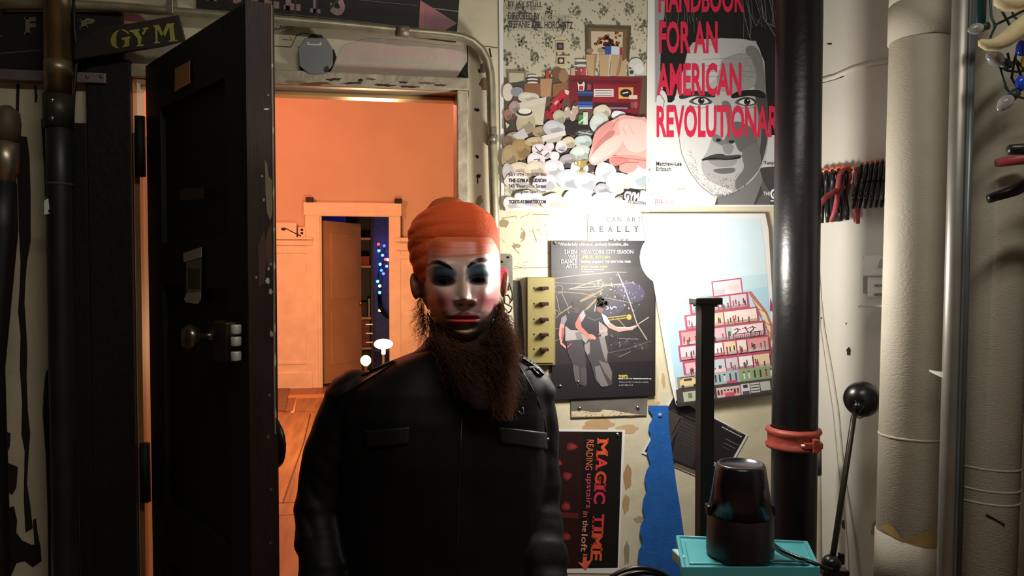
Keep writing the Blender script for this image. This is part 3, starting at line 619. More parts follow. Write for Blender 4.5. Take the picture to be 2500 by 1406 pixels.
bag(1392,438,36,26,(176,184,192)); bag(1430,444,28,24,(186,190,200)); bag(1414,410,22,20,(206,204,196)); bag(1478,420,26,24,(190,198,206)); bag(1510,446,32,26,(200,206,204)); bag(1560,432,30,28,(184,198,206)); bag(1470,462,20,14,(146,150,156)); bag(1412,484,36,26,(196,204,216)); bag(1474,490,30,22,(190,196,206)); bag(1530,494,30,20,(212,202,188)); bag(1568,486,18,22,(196,206,214))
bag(1330,446,30,22,(202,196,202)); bag(1262,440,30,20,(206,202,200)); bag(1290,486,36,22,(204,200,208)); bag(1350,492,30,20,(210,204,198)); bag(1246,496,18,16,(206,202,204)); bag(1548,398,24,16,(206,212,216))
# trophy and hand
GOLD = (150,128,78)
a.poly([(1408,392),(1433,391),(1431,404),(1424,410),(1417,410),(1410,404)], GOLD); a.rect(1417,409,1424,416,(120,100,58)); a.ell(1421,418,7,2.6,GOLD); a.line([(1433,393),(1440,390),(1441,400),(1432,404)], 1.6, GOLD); a.line([(1408,393),(1402,396),(1404,403),(1411,404)], 1.6, GOLD); a.poly([(1412,393),(1417,393),(1417,405),(1413,403)], (190,170,116))
SK = (216,160,154); SD = (184,116,112); SM = (202,140,134); SL = (230,184,178)
a.spoly([(1579,294),(1560,287),(1536,282),(1516,282),(1502,290),(1484,298),(1466,310),(1453,324),(1448,338),(1446,352),(1440,372),(1437,390),(1446,402),(1460,402),(1478,392),(1502,378),(1520,384),(1536,390),(1579,392)], SK)
a.spoly([(1579,386),(1520,378),(1490,384),(1488,396),(1498,404),(1512,404),(1512,414),(1524,422),(1542,421),(1554,412),(1558,402),(1566,410),(1579,411)], SM)
a.spoly([(1453,324),(1466,310),(1484,298),(1494,296),(1500,306),(1490,318),(1472,330),(1458,348),(1450,364),(1446,352),(1448,338)], SM)
a.spoly([(1450,364),(1458,348),(1474,331),(1492,318),(1502,322),(1494,334),(1476,346),(1462,360),(1452,376),(1446,376)], SD)
a.spoly([(1462,360),(1478,346),(1500,332),(1520,332),(1516,352),(1500,370),(1476,386),(1456,396),(1444,392),(1446,378)], SL)
a.ell(1449,389,8,7,(238,200,194),-30); a.line([(1500,378),(1522,360),(1540,344)], 1.5, SM)
a.spoly([(1488,390),(1506,382),(1530,386),(1534,394),(1516,402),(1500,403)], SD); a.spoly([(1512,406),(1534,396),(1556,398),(1548,414),(1526,420)], SM); a.line([(1506,404),(1530,396),(1560,396)], 2, (150,84,84)); a.line([(1500,384),(1540,388),(1579,392)], 2, (160,96,94))
a.spoly([(1510,300),(1540,290),(1579,302),(1579,360),(1548,372),(1524,352)], SL); a.line([(1494,316),(1502,300),(1510,290)], 1.8, SD); a.line([(1520,312),(1530,330)], 1.4, SM); a.line([(1536,306),(1548,330)], 1.2, SM)
a.poly([(1582,-60),(1587,-60),(1582,505),(1577,505)], (226,224,222))
INK = (44,36,40)
a.text('BY JAY STULL', 1240, 2, 1324, 20, INK, .028, 2); a.text('DIRECTED BY', 1240, 29, 1319, 47, INK, .028, 2); a.text('STEFANIE ABEL HOROWITZ', 1240, 50, 1399, 68, INK, .028, 3)
a.text('JULY 17TH - AUGUST 3RD', 1242, 423, 1334, 432, (88,52,60), .02); a.text('THE GYM AT JUDSON', 1242, 436, 1334, 448, (34,28,32), .03); a.text('243 Thompson Street', 1242, 450, 1334, 462, (48,42,46), .006); a.text('at Washingtown Square South', 1242, 464, 1333, 474, (56,48,52), .006); a.text('TICKETS AT SMARTTIX.COM', 1242, 488, 1333, 497, (54,40,42), .028)
a.poly([(1524,461),(1564,466),(1560,492),(1520,488)], (24,22,24)); a.quadtext('GYM', (1523,488), (36,4), (2,-22), (235,235,235), .05); a.quadtext('THE', (1506,485), (17,0), (1,-11), INK, .012); a.quadtext('AT JUDSON', (1531,498), (45,4), (1,-9), INK, .012)
a.build('printed_picture', p)
tack(p, 1231, 509, WP, .004, .006, M_chrome)
# ---- grey portrait with red capitals
p = poster('poster', 'grey portrait poster with huge red capitals, partly behind the black standpipe', 'poster', [(1586,-70),(1965,-70),(1962,504),(1586,506)], .0024)
a = Art(WP, .0034, 2.5e-5)
def g(x): return (x, x, x)
a.poly([(1598,-70),(1965,-70),(1960,500),(1597,500)], g(205))
a.poly([(1598,-70),(1640,-70),(1625,80),(1612,250),(1600,250)], g(150)); a.poly([(1598,250),(1650,240),(1660,360),(1690,430),(1760,500),(1597,500)], g(222))
a.poly([(1850,410),(1960,400),(1960,500),(1745,500),(1752,478),(1790,470),(1830,440)], g(70)); a.poly([(1850,420),(1880,470),(1880,500),(1845,500),(1862,470)], g(96)); a.poly([(1752,476),(1800,468),(1856,416),(1862,440),(1840,500),(1752,500)], g(120))
# hair
a.poly([(1626,-70),(1905,-70),(1905,330),(1880,330),(1872,250),(1866,150),(1845,100),(1760,92),(1690,104),(1676,150),(1664,180),(1650,240),(1640,250),(1622,250),(1612,170),(1614,90),(1622,40)], g(24))
for k in range(22): x = 1800+k*5; a.line([(x, -40+random.uniform(-10,20)),(x+random.uniform(6,26), 30+random.uniform(0,30)),(x+random.uniform(10,40), 60+random.uniform(0,40))], 1.3, g(random.choice((90,120,60,140))))
for k in range(16): x = 1622+k*6; a.line([(x, 30+random.uniform(-20,20)),(x+random.uniform(-6,10), 60+random.uniform(-10,20))], 1.2, g(random.choice((70,110,50))))
# face
a.spoly([(1690,106),(1760,94),(1840,102),(1862,150),(1870,220),(1876,290),(1874,350),(1862,400),(1838,438),(1800,466),(1772,478),(1740,476),(1712,456),(1684,420),(1664,375),(1652,320),(1646,270),(1652,220),(1668,170)], g(178))
a.spoly([(1652,230),(1700,236),(1740,250),(1746,300),(1730,360),(1712,400),(1730,440),(1790,468),(1760,478),(1735,474),(1708,452),(1684,420),(1664,375),(1652,320),(1647,270)], g(216))
a.spoly([(1820,120),(1846,116),(1862,150),(1870,220),(1876,290),(1872,350),(1858,400),(1836,432),(1842,380),(1850,310),(1846,240),(1836,190)], g(120)); a.spoly([(1844,236),(1870,230),(1876,290),(1872,350),(1860,396),(1846,420),(1856,360),(1858,300)], g(70))
a.spoly([(1760,150),(1820,130),(1846,180),(1836,214),(1780,226),(1752,210)], g(150)); a.spoly([(1680,130),(1740,112),(1760,150),(1740,200),(1690,204)], g(196))
for y, x0, x1 in ((142,1716,1844),(158,1712,1848),(172,1720,1846),(184,1726,1842)): a.line([(x0,y+3),((x0+x1)/2,y),(x1,y+4)], 1.2, g(126))
for k in range(240): a.ell(random.uniform(1800,1846), random.uniform(110,200), .8, .8, g(random.choice((110,120,190))), n=5, keep=True)
a.spoly([(1660,232),(1690,222),(1730,224),(1746,232),(1740,238),(1700,234),(1664,242)], g(44)); a.spoly([(1786,232),(1806,222),(1850,220),(1866,228),(1866,240),(1830,234),(1790,240)], g(24))
for ex, ey in ((1712,246),(1824,248)):
    a.spoly([(ex-30,ey+2),(ex-12,ey-9),(ex+10,ey-9),(ex+28,ey+4),(ex+10,ey+10),(ex-14,ey+9)], g(84)); a.spoly([(ex-20,ey+1),(ex-8,ey-6),(ex+8,ey-6),(ex+18,ey+3),(ex+6,ey+7),(ex-10,ey+7)], g(214)); a.ell(ex,ey,8,8,g(40)); a.ell(ex,ey,4,4,g(10)); a.ell(ex+2,ey-3,1.8,1.8,g(240)); a.line([(ex-24,ey-2),(ex-8,ey-9),(ex+9,ey-8),(ex+22,ey+2)], 2.6, g(26)); a.line([(ex-20,ey+14),(ex,ey+18),(ex+18,ey+14)], 1.2, g(140))
a.spoly([(1762,250),(1782,252),(1792,300),(1800,330),(1796,346),(1780,352),(1768,344),(1776,320),(1772,280)], g(110)); a.spoly([(1742,326),(1756,332),(1770,346),(1784,350),(1776,360),(1752,350),(1740,342)], g(120)); a.ell(1754,342,6,4,g(30)); a.ell(1786,346,7,4,g(34)); a.spoly([(1790,300),(1826,306),(1846,330),(1842,366),(1812,372),(1796,352)], g(100)); a.spoly([(1766,352),(1790,356),(1784,376),(1768,372)], g(140))
a.spoly([(1712,390),(1740,378),(1762,376),(1776,380),(1806,378),(1808,386),(1786,390),(1750,390),(1726,391)], g(66)); a.line([(1714,391),(1740,386),(1775,390),(1806,384)], 3, g(24)); a.spoly([(1730,392),(1760,391),(1798,391),(1790,404),(1764,408),(1744,404)], g(150)); a.spoly([(1744,414),(1790,410),(1792,420),(1770,424),(1750,422)], g(104))
for k in range(520):
    t = random.random(); x = 1680+t*180; yb = 400+78*math.sin(math.pi*min(1, max(0, t*1.02)))**.8; y = yb-random.random()**2*46
    if 1705 < x < 1800 and 372 < y < 424: continue
    a.ell(x, y, .9, .9, g(random.choice((70,90,110)) if x > 1760 else 150), n=5, keep=True)
a.spoly([(1812,372),(1846,350),(1858,396),(1834,436),(1800,462),(1796,440),(1816,410)], g(110)); a.line([(1652,300),(1664,375),(1684,420),(1712,456),(1740,476),(1772,479),(1800,467)], 1.4, g(120)); a.ell(1616,250,14,30,g(214)); a.line([(1612,230),(1622,246),(1618,270)], 2, g(120))
RED = (214,40,76)
def redtext(t, x0, y0, x1, y1, wt=.03): a.text(t, x0, y0, x1, y1, RED, wt)
redtext('HANDBOOK', 1608, -40, 1818, 31); redtext('FOR AN', 1609, 51, 1752, 131); redtext('AMERICAN', 1604, 154, 1810, 234); redtext('REVOLUTIONARY', 1603, 257, 1926, 336)
a.text('Matthew-Lee', 1602, 395, 1664, 405, g(48), .006); a.text('Erlbach', 1602, 408, 1638, 418, g(48), .006); a.text('Tony S', 1864, 394, 1898, 404, g(40), .012)
a.text('THE GYM AT JUDSON', 1602, 459, 1675, 467, g(170)); a.text('243', 1602, 472, 1614, 478, g(170)); a.text('JUL', 1598, 486, 1620, 499, (206,86,110), .01); a.text('AUG', 1624, 487, 1642, 499, (206,150,160), .006);
a.text('THE', 1864, 468, 1881, 477, g(240), .02); a.text('GYM', 1881, 461, 1920, 486, g(245), .05); a.line([(1881,490),(1920,490)], 4, g(220))
a.build('printed_picture', p)
# ---- quotation sheet
p = poster('quotation_sheet', 'pale sheet with spaced serif words, half covered by the dark dancers poster', 'paper', [(1436,522),(1585,516),(1586,640),(1433,640)], .0022, m=mat('cream_paper', (228,224,206), .5, var=.03))
a = Art(WP, .0032, 3e-5); IK = (40,40,40)
a.slab('CAN ART', (1481,541), (84,0), (0,-11), IK, .0, gap=.5, th=.08); a.slab('REALLY', (1441,566), (118,0), (0,-14), IK, .02, gap=.95, th=.1); a.slab('MAKE', (1486,594), (50,0), (0,-11), IK, .01, gap=.4, th=.1)
a.build('printed_words', p)
# ---- two dancers
p = poster('poster', 'dark dance poster of two people seen from behind before a chalkboard', 'poster', [(1345,588),(1600,588),(1599,965),(1348,976)], .009, .003, mat('dark_poster_edge', (40,34,40), .3))
a = Art(WP, .0125, 2.5e-5)
a.poly([(1345.5,588.5),(1599.5,588.5),(1598.5,964.5),(1348.5,975.5)], (31,26,31)); a.poly([(1350,660),(1596,650),(1597,880),(1352,890)], (42,38,39))
for _ in range(26): a.ell(random.uniform(1380,1570), random.uniform(680,860), random.uniform(12,34), random.uniform(5,14), random.choice(((47,42,43),(40,36,38),(52,47,46))), random.uniform(-30,30), 12)
a.ell(1490,752,36,20,(58,53,70),-10); a.ell(1540,712,36,24,(60,57,78),20); a.ell(1450,690,50,22,(50,44,41))
CW = (150,144,138); CY = (132,110,68); CW2 = (120,112,108)
for l, wd, c in (([(1352,680),(1400,673),(1500,664),(1530,665)],2,CW2),([(1352,690),(1400,692),(1500,694),(1545,690)],1.6,CW2),([(1395,705),(1440,690),(1470,682)],1.8,(150,120,104)),([(1390,704),(1450,700),(1520,694)],1.8,(160,130,110)),([(1386,706),(1440,708),(1470,702)],1.6,CW2),([(1362,712),(1420,716),(1462,726)],1.8,CY),
    ([(1370,712),(1390,755)],2,CW2),([(1358,720),(1366,760),(1372,764)],1.6,CW2),([(1352,718),(1356,768)],1.6,CW2),([(1364,768),(1400,744),(1440,726),(1472,706)],2.6,CY),([(1410,738),(1450,716)],2.2,CY),([(1416,770),(1450,736),(1470,714)],3,(140,116,68)),([(1424,764),(1466,722)],2.4,CY),([(1462,724),(1520,735),(1545,740)],1.8,CW2),
    ([(1508,666),(1524,700),(1538,738),(1555,790),(1580,830)],2.6,(150,142,136)),([(1480,776),(1530,770)],2.6,(146,128,66)),([(1482,782),(1534,775)],2,(160,140,66)),([(1506,776),(1526,798)],1.8,(150,132,70)),([(1490,772),(1500,780)],2,CY),([(1350,805),(1368,800)],1.4,CW2),([(1350,835),(1368,826)],1.4,CW2),([(1482,862),(1530,852),(1590,832)],2,(86,80,82)),([(1510,872),(1540,858)],1.6,CW2),([(1510,826),(1560,828)],1.3,CW2)): a.line(l, wd, c)
for cx, cy, r in ((1364,706,10),(1355,766,9),(1394,758,8),(1466,692,7)):
    a.line([(cx+r*math.cos(t*.52), cy+r*math.sin(t*.52)) for t in range(13)], 1.8, CW2)
random.seed(21)
for k in range(90):
    x, y = random.choice(((1500,700),(1510,720),(1530,748),(1548,710),(1480,688),(1528,836))); x += random.gauss(0,22); y += random.gauss(0,9)
    a.line([(x,y),(x+random.uniform(-4,4),y+random.uniform(-6,6))], 1.3, random.choice((CW,(170,166,170),CW2,(120,118,150))), True)
a.line([(1480,746),(1486,752),(1480,756)], 2, (210,206,220)); a.line([(1490,748),(1492,755),(1500,748),(1506,752)], 2, (210,206,220)); a.ell(1536,774,6,7,(170,140,60))
SKN = (206,132,124); SHR = (40,36,42); TRO = (64,60,64); TR2 = (88,82,84)
# first figure
a.poly([(1382,830),(1420,826),(1428,860),(1432,910),(1430,945),(1408,935),(1398,890),(1386,860)], TRO); a.poly([(1398,890),(1412,894),(1416,930),(1410,942),(1403,926)], TR2); a.poly([(1418,898),(1432,900),(1433,940),(1420,930)], (76,70,74))
a.poly([(1382,768),(1402,760),(1424,768),(1428,800),(1422,828),(1380,832),(1380,800)], SHR); a.poly([(1380,795),(1392,805),(1424,808),(1422,828),(1380,832)], (150,144,142)); a.poly([(1404,812),(1424,806),(1422,828),(1408,828)], (112,106,108))
a.poly([(1382,768),(1370,776),(1368,790),(1378,792),(1384,780)], (120,114,118)); a.poly([(1367,790),(1378,792),(1377,812),(1372,836),(1382,846),(1382,852),(1368,840),(1364,815)], SKN); a.poly([(1372,800),(1377,800),(1374,830),(1370,828)], (150,80,76))
a.ell(1408,743,11,12,(44,34,36)); a.poly([(1400,750),(1416,750),(1414,764),(1402,764)], (70,50,48)); a.line([(1385,848),(1396,838)], 2, (190,80,80))
# second figure
a.poly([(1425,826),(1474,818),(1480,850),(1486,890),(1496,910),(1494,940),(1470,945),(1454,930),(1444,892),(1432,866)], TRO); a.poly([(1462,822),(1476,820),(1484,858),(1480,884),(1472,862)], (120,114,114)); a.poly([(1452,895),(1464,892),(1476,920),(1486,942),(1468,944),(1456,924)], (110,104,106)); a.poly([(1462,880),(1486,888),(1494,908),(1492,930),(1478,912)], (104,98,100)); a.poly([(1426,842),(1440,834),(1440,862),(1434,866),(1428,856)], (128,122,118))
a.poly([(1420,762),(1440,752),(1462,756),(1470,774),(1466,800),(1474,820),(1426,828),(1420,808)], SHR); a.poly([(1462,784),(1482,800),(1484,818),(1470,824),(1462,806)], (140,134,132)); a.line([(1434,774),(1452,782),(1468,776)], 1.2, (110,104,108)); a.poly([(1418,814),(1440,822),(1430,838),(1422,830)], (140,134,132))
a.poly([(1462,784),(1468,804),(1460,818),(1478,812)], (128,122,120))
a.poly([(1424,756),(1414,770),(1404,790),(1406,800),(1430,822),(1442,830),(1446,824),(1420,798),(1418,788),(1430,770)], (176,104,98)); a.poly([(1424,756),(1414,770),(1420,786),(1430,770)], (150,140,142)); a.ell(1446,822,10,5,(206,124,112),30); a.poly([(1462,806),(1484,802),(1482,808),(1464,812)], (214,140,128))
a.poly([(1468,764),(1480,772),(1490,788),(1506,798),(1536,800),(1552,796),(1560,788),(1556,796),(1544,805),(1510,810),(1486,800),(1476,788)], SKN); a.poly([(1468,764),(1480,772),(1490,788),(1482,794),(1474,784)], (190,182,180)); a.line([(1504,799),(1536,800),(1552,795)], 2, (240,214,206)); a.line([(1560,790),(1584,774)], 1.4, (220,214,214))
for _ in range(30): a.ell(random.gauss(1468,8), random.gauss(738,7), 6, 6, random.choice(((48,38,36),(40,32,32),(56,44,40))), n=8, keep=True)
a.poly([(1456,750),(1474,752),(1470,766),(1458,760)], (110,72,66)); a.line([(1454,744),(1452,760)], 2, (206,180,170))
WH = (232,230,234); YE = (226,214,70)
a.text('\u201cWonderfully whimsical...endlessly inventive...sho', 1363, 592, 1534, 602, WH, .008); 
for t, x0, y0 in (('SHEN',1378,610),('WEI',1387,622),('DANCE',1370,633.5),('ARTS',1382,645)): a.text(t, x0, y0, 1408, y0+9.4, WH, .0)
a.line([(1413,610),(1413,666)], .7, (120,112,116)); a.text('NEW YORK CITY SEASON', 1418, 610, 1546, 619, WH, .0); a.text('APRIL 29 \u2013 MAY 4, 2014', 1419, 624, 1489, 631, YE, .02); a.text('\u201cStartlingly imaginative\u201d THE NEW YORK TIMES', 1416, 636, 1540, 643, WH, .008); a.text('JUDSON MEMORIAL CHURCH', 1419, 649, 1483, 654, YE, .03); a.text('55 Washington Square South', 1419, 656, 1474, 660, WH); a.text('at Thompson Street', 1419, 662, 1450, 665, WH)
a.text('TICKETS', 1510, 915, 1532, 921, YE, .02); a.text('866.811.4111 or shenweidancearts.org', 1510, 922, 1590, 927, WH, .01); a.text('Tickets to May 1-3 Benefit available', 1511, 931, 1583, 935, (180,176,180)); a.text('at 212.962.1113', 1511, 938, 1545, 942, (180,176,180))
a.build('printed_picture', p, rough=.3)
for u, v in ((1355,593),(1367,942),(1411,932)): tack(p, u, v, WP, .0125, .005, M_chrome)
# ---- corroded plate below it
p = thing('metal_plate', 'corroded grey metal plate under the dark dancers poster', 'plate', tuple(onY(1486, 1020, YW)))
sheet('plate', [(1393,968),(1580,966),(1578,1014),(1394,1020)], WP, .001, .004, mat('corroded_grey', (112,106,100), .55, .3, var=.25), p)
a = Art(WP, .0054, 3e-5); pts = [(1395,1019),(1395,1004),(1420,1002),(1445,1006),(1465,1006),(1472,1000),(1500,1002),(1530,1008),(1560,1012),(1577,1012),(1577,1014)]
a.poly(pts, (206,190,160)); a.line([(1395,1018),(1480,1017),(1577,1013)], 1.6, (90,70,54))
for k in range(50): a.ell(random.uniform(1396,1560), random.uniform(1005,1016), random.uniform(.8,3), .9, random.choice(((140,100,66),(120,84,56),(176,140,100))), n=6, keep=True)
a.build('rust', p, colmat('bare_patches', .8, .2))
for u, v in ((1415,997),(1557,995)): tack(p, u, v, WP, .005, .006, M_chrome)
# ---- cutaway building
DC = [(1566,521),(1868,521),(1876,560),(1884,700),(1889,800),(1888,836),(1842,965),(1650,988),(1636,930),(1612,790)]
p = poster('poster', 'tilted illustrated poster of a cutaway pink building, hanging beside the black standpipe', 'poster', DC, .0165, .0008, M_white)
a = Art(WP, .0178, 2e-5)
SKY = (172,208,224)
a.poly([(1580,534),(1856,534),(1866,600),(1878,740),(1882,800),(1880,836),(1842,950),(1655,974),(1628,800)], SKY)
a.poly([(1580,534),(1856,534),(1866,600),(1872,668),(1604,700),(1598,660)], (204,224,232)); a.poly([(1604,700),(1872,668),(1875,700),(1608,735)], (188,216,228))  # upper sky made paler: the bulb's glare put into the print colour
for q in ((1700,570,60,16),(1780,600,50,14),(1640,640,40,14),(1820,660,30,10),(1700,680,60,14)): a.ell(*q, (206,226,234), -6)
PK2 = (180,84,108); 
def T(x, y):            # local frame of the tilted drawing
    an = math.radians(-7); return (1650+x*math.cos(an)-y*math.sin(an), 885+x*math.sin(an)+y*math.cos(an))
def R(x0, y0, x1, y1, c): a.poly([T(x0,y0),T(x1,y0),T(x1,y1),T(x0,y1)], c)
R(10,-40,236,0,PK2); R(16,-76,228,-38,PK2); R(34,-112,216,-74,PK2); R(50,-150,196,-110,PK2); R(110,-186,184,-148,PK2); R(16,0,232,34,PK2)
a.poly([T(196,-150),T(204,-150),T(236,-96),T(246,-60),T(244,-30),T(232,-20),T(228,-76)], (176,110,100)); a.poly([T(198,-142),T(232,-92),T(240,-58),T(236,-32),T(228,-76),T(214,-112)], (226,206,160))
for l in ([T(210,-110),T(236,-92)],[T(222,-76),T(242,-60)],[T(214,-100),T(228,-60),T(240,-36)],[T(204,-130),T(222,-84)]): a.line(l, 1.6, (150,90,84))
CO = [(228,180,190),(206,196,206),(232,214,206),(176,200,190),(238,226,226),(214,150,150),(190,206,216),(230,200,170)]
R(113,-183,181,-150,(236,208,214)); R(116,-164,140,-152,(222,184,194)); R(150,-172,176,-156,(226,196,202))
rows = [(-148,54,192,[54,120,150,192]),(-110,38,212,[38,94,130,212]),(-73,20,224,[20,70,130,148,224]),(-37,13,232,[13,62,120,152,178,232]),(3,20,230,[20,48,72,120,152,188,230])]
ci = 0
for y0, xa, xb, xs in rows:
    for x0, x1 in zip(xs[:-1], xs[1:]):
        ci += 1; R(x0+1.5, y0+2, x1-1.5, y0+33, CO[(ci*3) % 8])
        R(x0+1.5, y0+26, x1-1.5, y0+33, tuple(int(q*.8) for q in CO[(ci*5+1) % 8]))
        for k in range(int((x1-x0)/9)+1):
            x = random.uniform(x0+5, x1-5); y = y0+random.uniform(14,26)
            R(x-1.5, y, x+1.5, y+9, random.choice(((60,50,60),(120,60,70),(90,110,110),(176,70,90)))); a.ell(*T(x,y-1.5), 1.7, 1.7, (70,54,54), n=8)
R(146,-70,222,-52,(236,212,212))
for x, d in ((158,1),(178,-1),(196,1)): a.line([T(x,-66),T(x+3,-58),T(x-7*d,-52)], 2.4, (50,48,56)); a.line([T(x-8,-62),T(x,-64),T(x+9,-60)], 1.6, (50,48,56))
for k in range(14): R(150+k*5.2,-50,152.6+k*5.2,-42,(226,150,164))
a.poly([T(248,-130),T(254,-98),T(243,-96)], (150,60,120))
R(-2,36,238,64,(150,140,120)); R(150,36,238,66,(140,160,120)); R(82,36,150,66,(160,180,190)); R(84,28,120,36,(236,196,200));
a.poly([T(4,46),T(14,40),T(36,40),T(46,48),T(46,60),T(4,60)], (214,196,150)); R(14,42,34,48,(80,70,60)); a.ell(*T(10,61),4,4,(60,54,46)); a.ell(*T(40,61),4,4,(60,54,46)); R(6,38,40,40,(60,50,44))
for x in (90,100,112,126,140,160,172,186,200,214,226): R(x, 46, x+4, 60, random.choice(((60,60,70),(220,214,206),(176,70,90),(90,70,60)))); a.ell(*T(x+2,44), 2.2, 2.2, (60,46,44), n=8)
R(118,60,144,68,(206,70,110)); R(-8,66,240,100,(74,66,66)); R(8,74,84,98,(176,184,160)); R(90,74,148,98,(206,180,176)); R(150,72,172,98,(214,208,214)); R(174,72,196,96,(200,200,196)); R(198,72,222,94,(190,190,186))
for x in range(92,146,8): R(x,84,x+5,92,random.choice(((70,56,60),(176,60,90),(206,180,150)))); a.ell(*T(x+2.5,82),2.4,2.4,(60,46,44),n=8)
R(110,88,134,98,(206,80,110)); R(156,74,167,82,(60,56,60)); R(153,90,170,98,(90,84,100))
for k in range(3): R(175,76+k*7,195,78+k*7,(60,60,60))
R(20,78,30,90,(110,120,96)); R(56,80,70,92,(90,96,90))
R(-10,100,232,108,(58,52,52))
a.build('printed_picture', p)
tack(p, 1653, 981, WP, .0178, .004, M_black)
# ---- rotated flyer
FC = [(1642,966),(1826,1062),(1757,1188),(1690,1158),(1566,1106)]
p = poster('flyer', 'black flyer hanging crooked behind the blue felt strip and the black post', 'flyer', FC, .0026)
a = Art(WP, .0036, 3e-5)
a.poly([(1644,970),(1821,1062),(1753,1182),(1574,1102)], (34,32,34)); a.poly([(1634,1000),(1668,1018),(1626,1110),(1578,1098)], (70,64,58)); a.poly([(1660,1020),(1720,1046),(1690,1140),(1640,1118)], (56,52,52)); a.poly([(1650,1130),(1720,1158),(1716,1166),(1640,1136)], (110,94,80))
for k in range(9): a.line([(1640+k*3,1000+k*10),(1700+k*2,1026+k*10)], 1, (90,84,78))
a.line([(1662,1020),(1640,1062)], 2, (24,22,24))
def ft(t, x, y, L, h, c, wt=0): a.quadtext(t, (x,y), (L*.887, L*.462), (h*.462, -h*.887), c, wt)
ft('7', 1737, 1140, 8, 14, (206,202,202), .02)
for x0, y0, L, hh, cc in ((1776,1041,36,1.4,(150,146,146)),(1763,1042,52,2.6,(200,196,196)),(1772,1071,34,1.6,(140,136,136)),(1768,1081,26,1.6,(130,126,126)),(1764,1090,20,1.2,(110,106,106))):
    x = 0
    while x < L:
        q = random.uniform(2,6); a.line([(x0+x*.887, y0+x*.462),(x0+(x+q)*.887, y0+(x+q)*.462)], hh, cc); x += q+1.2
a.build('printed_picture', p)
# ---- sideways poster
p = poster('poster', 'black poster with red sideways capitals reading MAGIC TIME, low on the wall by the person', 'poster', [(1362,1048),(1526,1049),(1511,1392),(1500,1400),(1362,1398)], .002)
a = Art(WP, .003, 3e-5)
a.poly([(1362,1053),(1519,1054),(1508,1386),(1362,1388)], (20,16,16)); a.poly([(1362,1056),(1424,1056),(1414,1386),(1362,1388)], (40,14,14)); a.poly([(1362,1250),(1414,1252),(1412,1266),(1362,1262)], (90,26,30))
for q in ((1396,1090,13,9),(1385,1162,11,10),(1382,1236,11,11),(1382,1310,12,10),(1364,1130,8,8)): a.ell(*q, (110,34,36), 0, 14, wob=.12); a.ell(q[0]+2,q[1],q[2]*.6,q[3]*.6,(140,52,48),0,10)
RL = [(222,92,50),(216,62,60),(214,70,44),(206,50,66),(206,46,80),(0,0,0),(206,52,70),(214,66,62),(218,84,56),(222,96,52)]
a.slab('MAGIC TIME', (1458,1072), (-17,296), (28,1), RL, .03, gap=.16, th=.14)
a.quadtext('READING', (1433,1073), (-4,74), (17,1), (226,110,76), .0); a.quadtext('upstairs', (1429,1156), (-3,84), (17,1), (206,80,100), .0); a.quadtext('in', (1424,1248), (-1,14), (13,1), (206,90,90), .01); a.quadtext('the', (1423,1270), (-2,28), (14,1), (226,140,120), .01); a.quadtext('loft', (1420,1304), (-2,42), (15,1), (226,150,120), .01)
a.poly([(1424,1352),(1434,1352),(1432,1370),(1446,1366),(1430,1392),(1410,1372),(1422,1374)], (222,100,76)); a.rect(1424,1356,1434,1359,(20,16,16))
a.build('printed_picture', p)
tack(p, 1507, 1060, WP, .0032, .005, M_chrome)
# ------------------------------------------------------------------ the bare bulb and its wall bracket
LP = onY(1632, 628, YW-.33)
lp = thing('wall_lamp', 'bare white bulb blazing on a short bracket between the posters', 'lamp', tuple(LP))
wy = onY(1632, 628, YW-.024)
MB().lathe(wy, [(.045,0),(.045,.012),(.02,.02)], (0,-1,0), 24).build('wall_plate', mat('white_enamel', (230,230,228), .4), lp, True)
ld_ = (wy-LP).normalized(); MB().tube([wy-Vector((0,.01,0)), wy-Vector((0,.04,0)), LP+ld_*.09], .009, 12).build('arm', MATS['white_enamel'], lp, True)
MB().lathe(LP+ld_*.115, [(.014,0),(.021,.008),(.021,.04),(.017,.048)], -ld_, 20).build('socket', MATS['white_enamel'], lp, True)
MB().ell(LP, (.064,0,0), (0,.064,0), (0,0,.064), 24, 14).build('bulb', mat('bulb_glow', (255,250,240), .5, var=0, emis=BULB_L), lp, True)
# ------------------------------------------------------------------ light switch panel
y0 = YW-.03
sp = thing('switch_panel', 'mustard yellow switch panel with a column of five brown toggles beside the dancers poster', 'light switch', tuple(onY(1315, 890, YW)))
SP = (Vector((0, y0, 0)), WALLN)
M_must = mat('mustard_paint', (136,125,74), .45, var=.12, scale=10)
MB().prism([onp(u, v, (Vector((0, YW-.001, 0)), WALLN)) for u, v in ((1284,676),(1350,676),(1350,888),(1284,888))], (0,-.028,0)).build('back_box', mat('mustard_dark', (120,108,62), .5), sp, bevel=.002)
MB().prism([onp(u, v, SP) for u, v in ((1287,677),(1351,677),(1351,886),(1288,886))], (0,-.003,0)).build('face_plate', M_must, sp, bevel=.001)
for v in (703, 741, 779, 816, 852):
    q = onY(1328, v, y0-.006); MB().obox(q-Vector((0,.006,0)), (.0095,0,0), (0,.012,0), (0,0,.0042)).build('toggle', mat('brown_toggle', (58,22,26), .3), sp, bevel=.001)
    q = onY(1304, v, y0-.003); MB().lathe(q, [(.0026,-.001),(.0026,.001),(.0018,.0014)], (0,-1,0), 10).build('screw', mat('screw_hole', (60,50,30), .5), sp)
st = sheet('dark_strip', [(1254,684),(1268,686),(1272,700),(1281,870),(1262,870)], WP, .001, .004, mat('charcoal_strip', (62,60,60), .6)); tag(st, 'long charcoal strip hanging beside the mustard switch panel', 'strip')
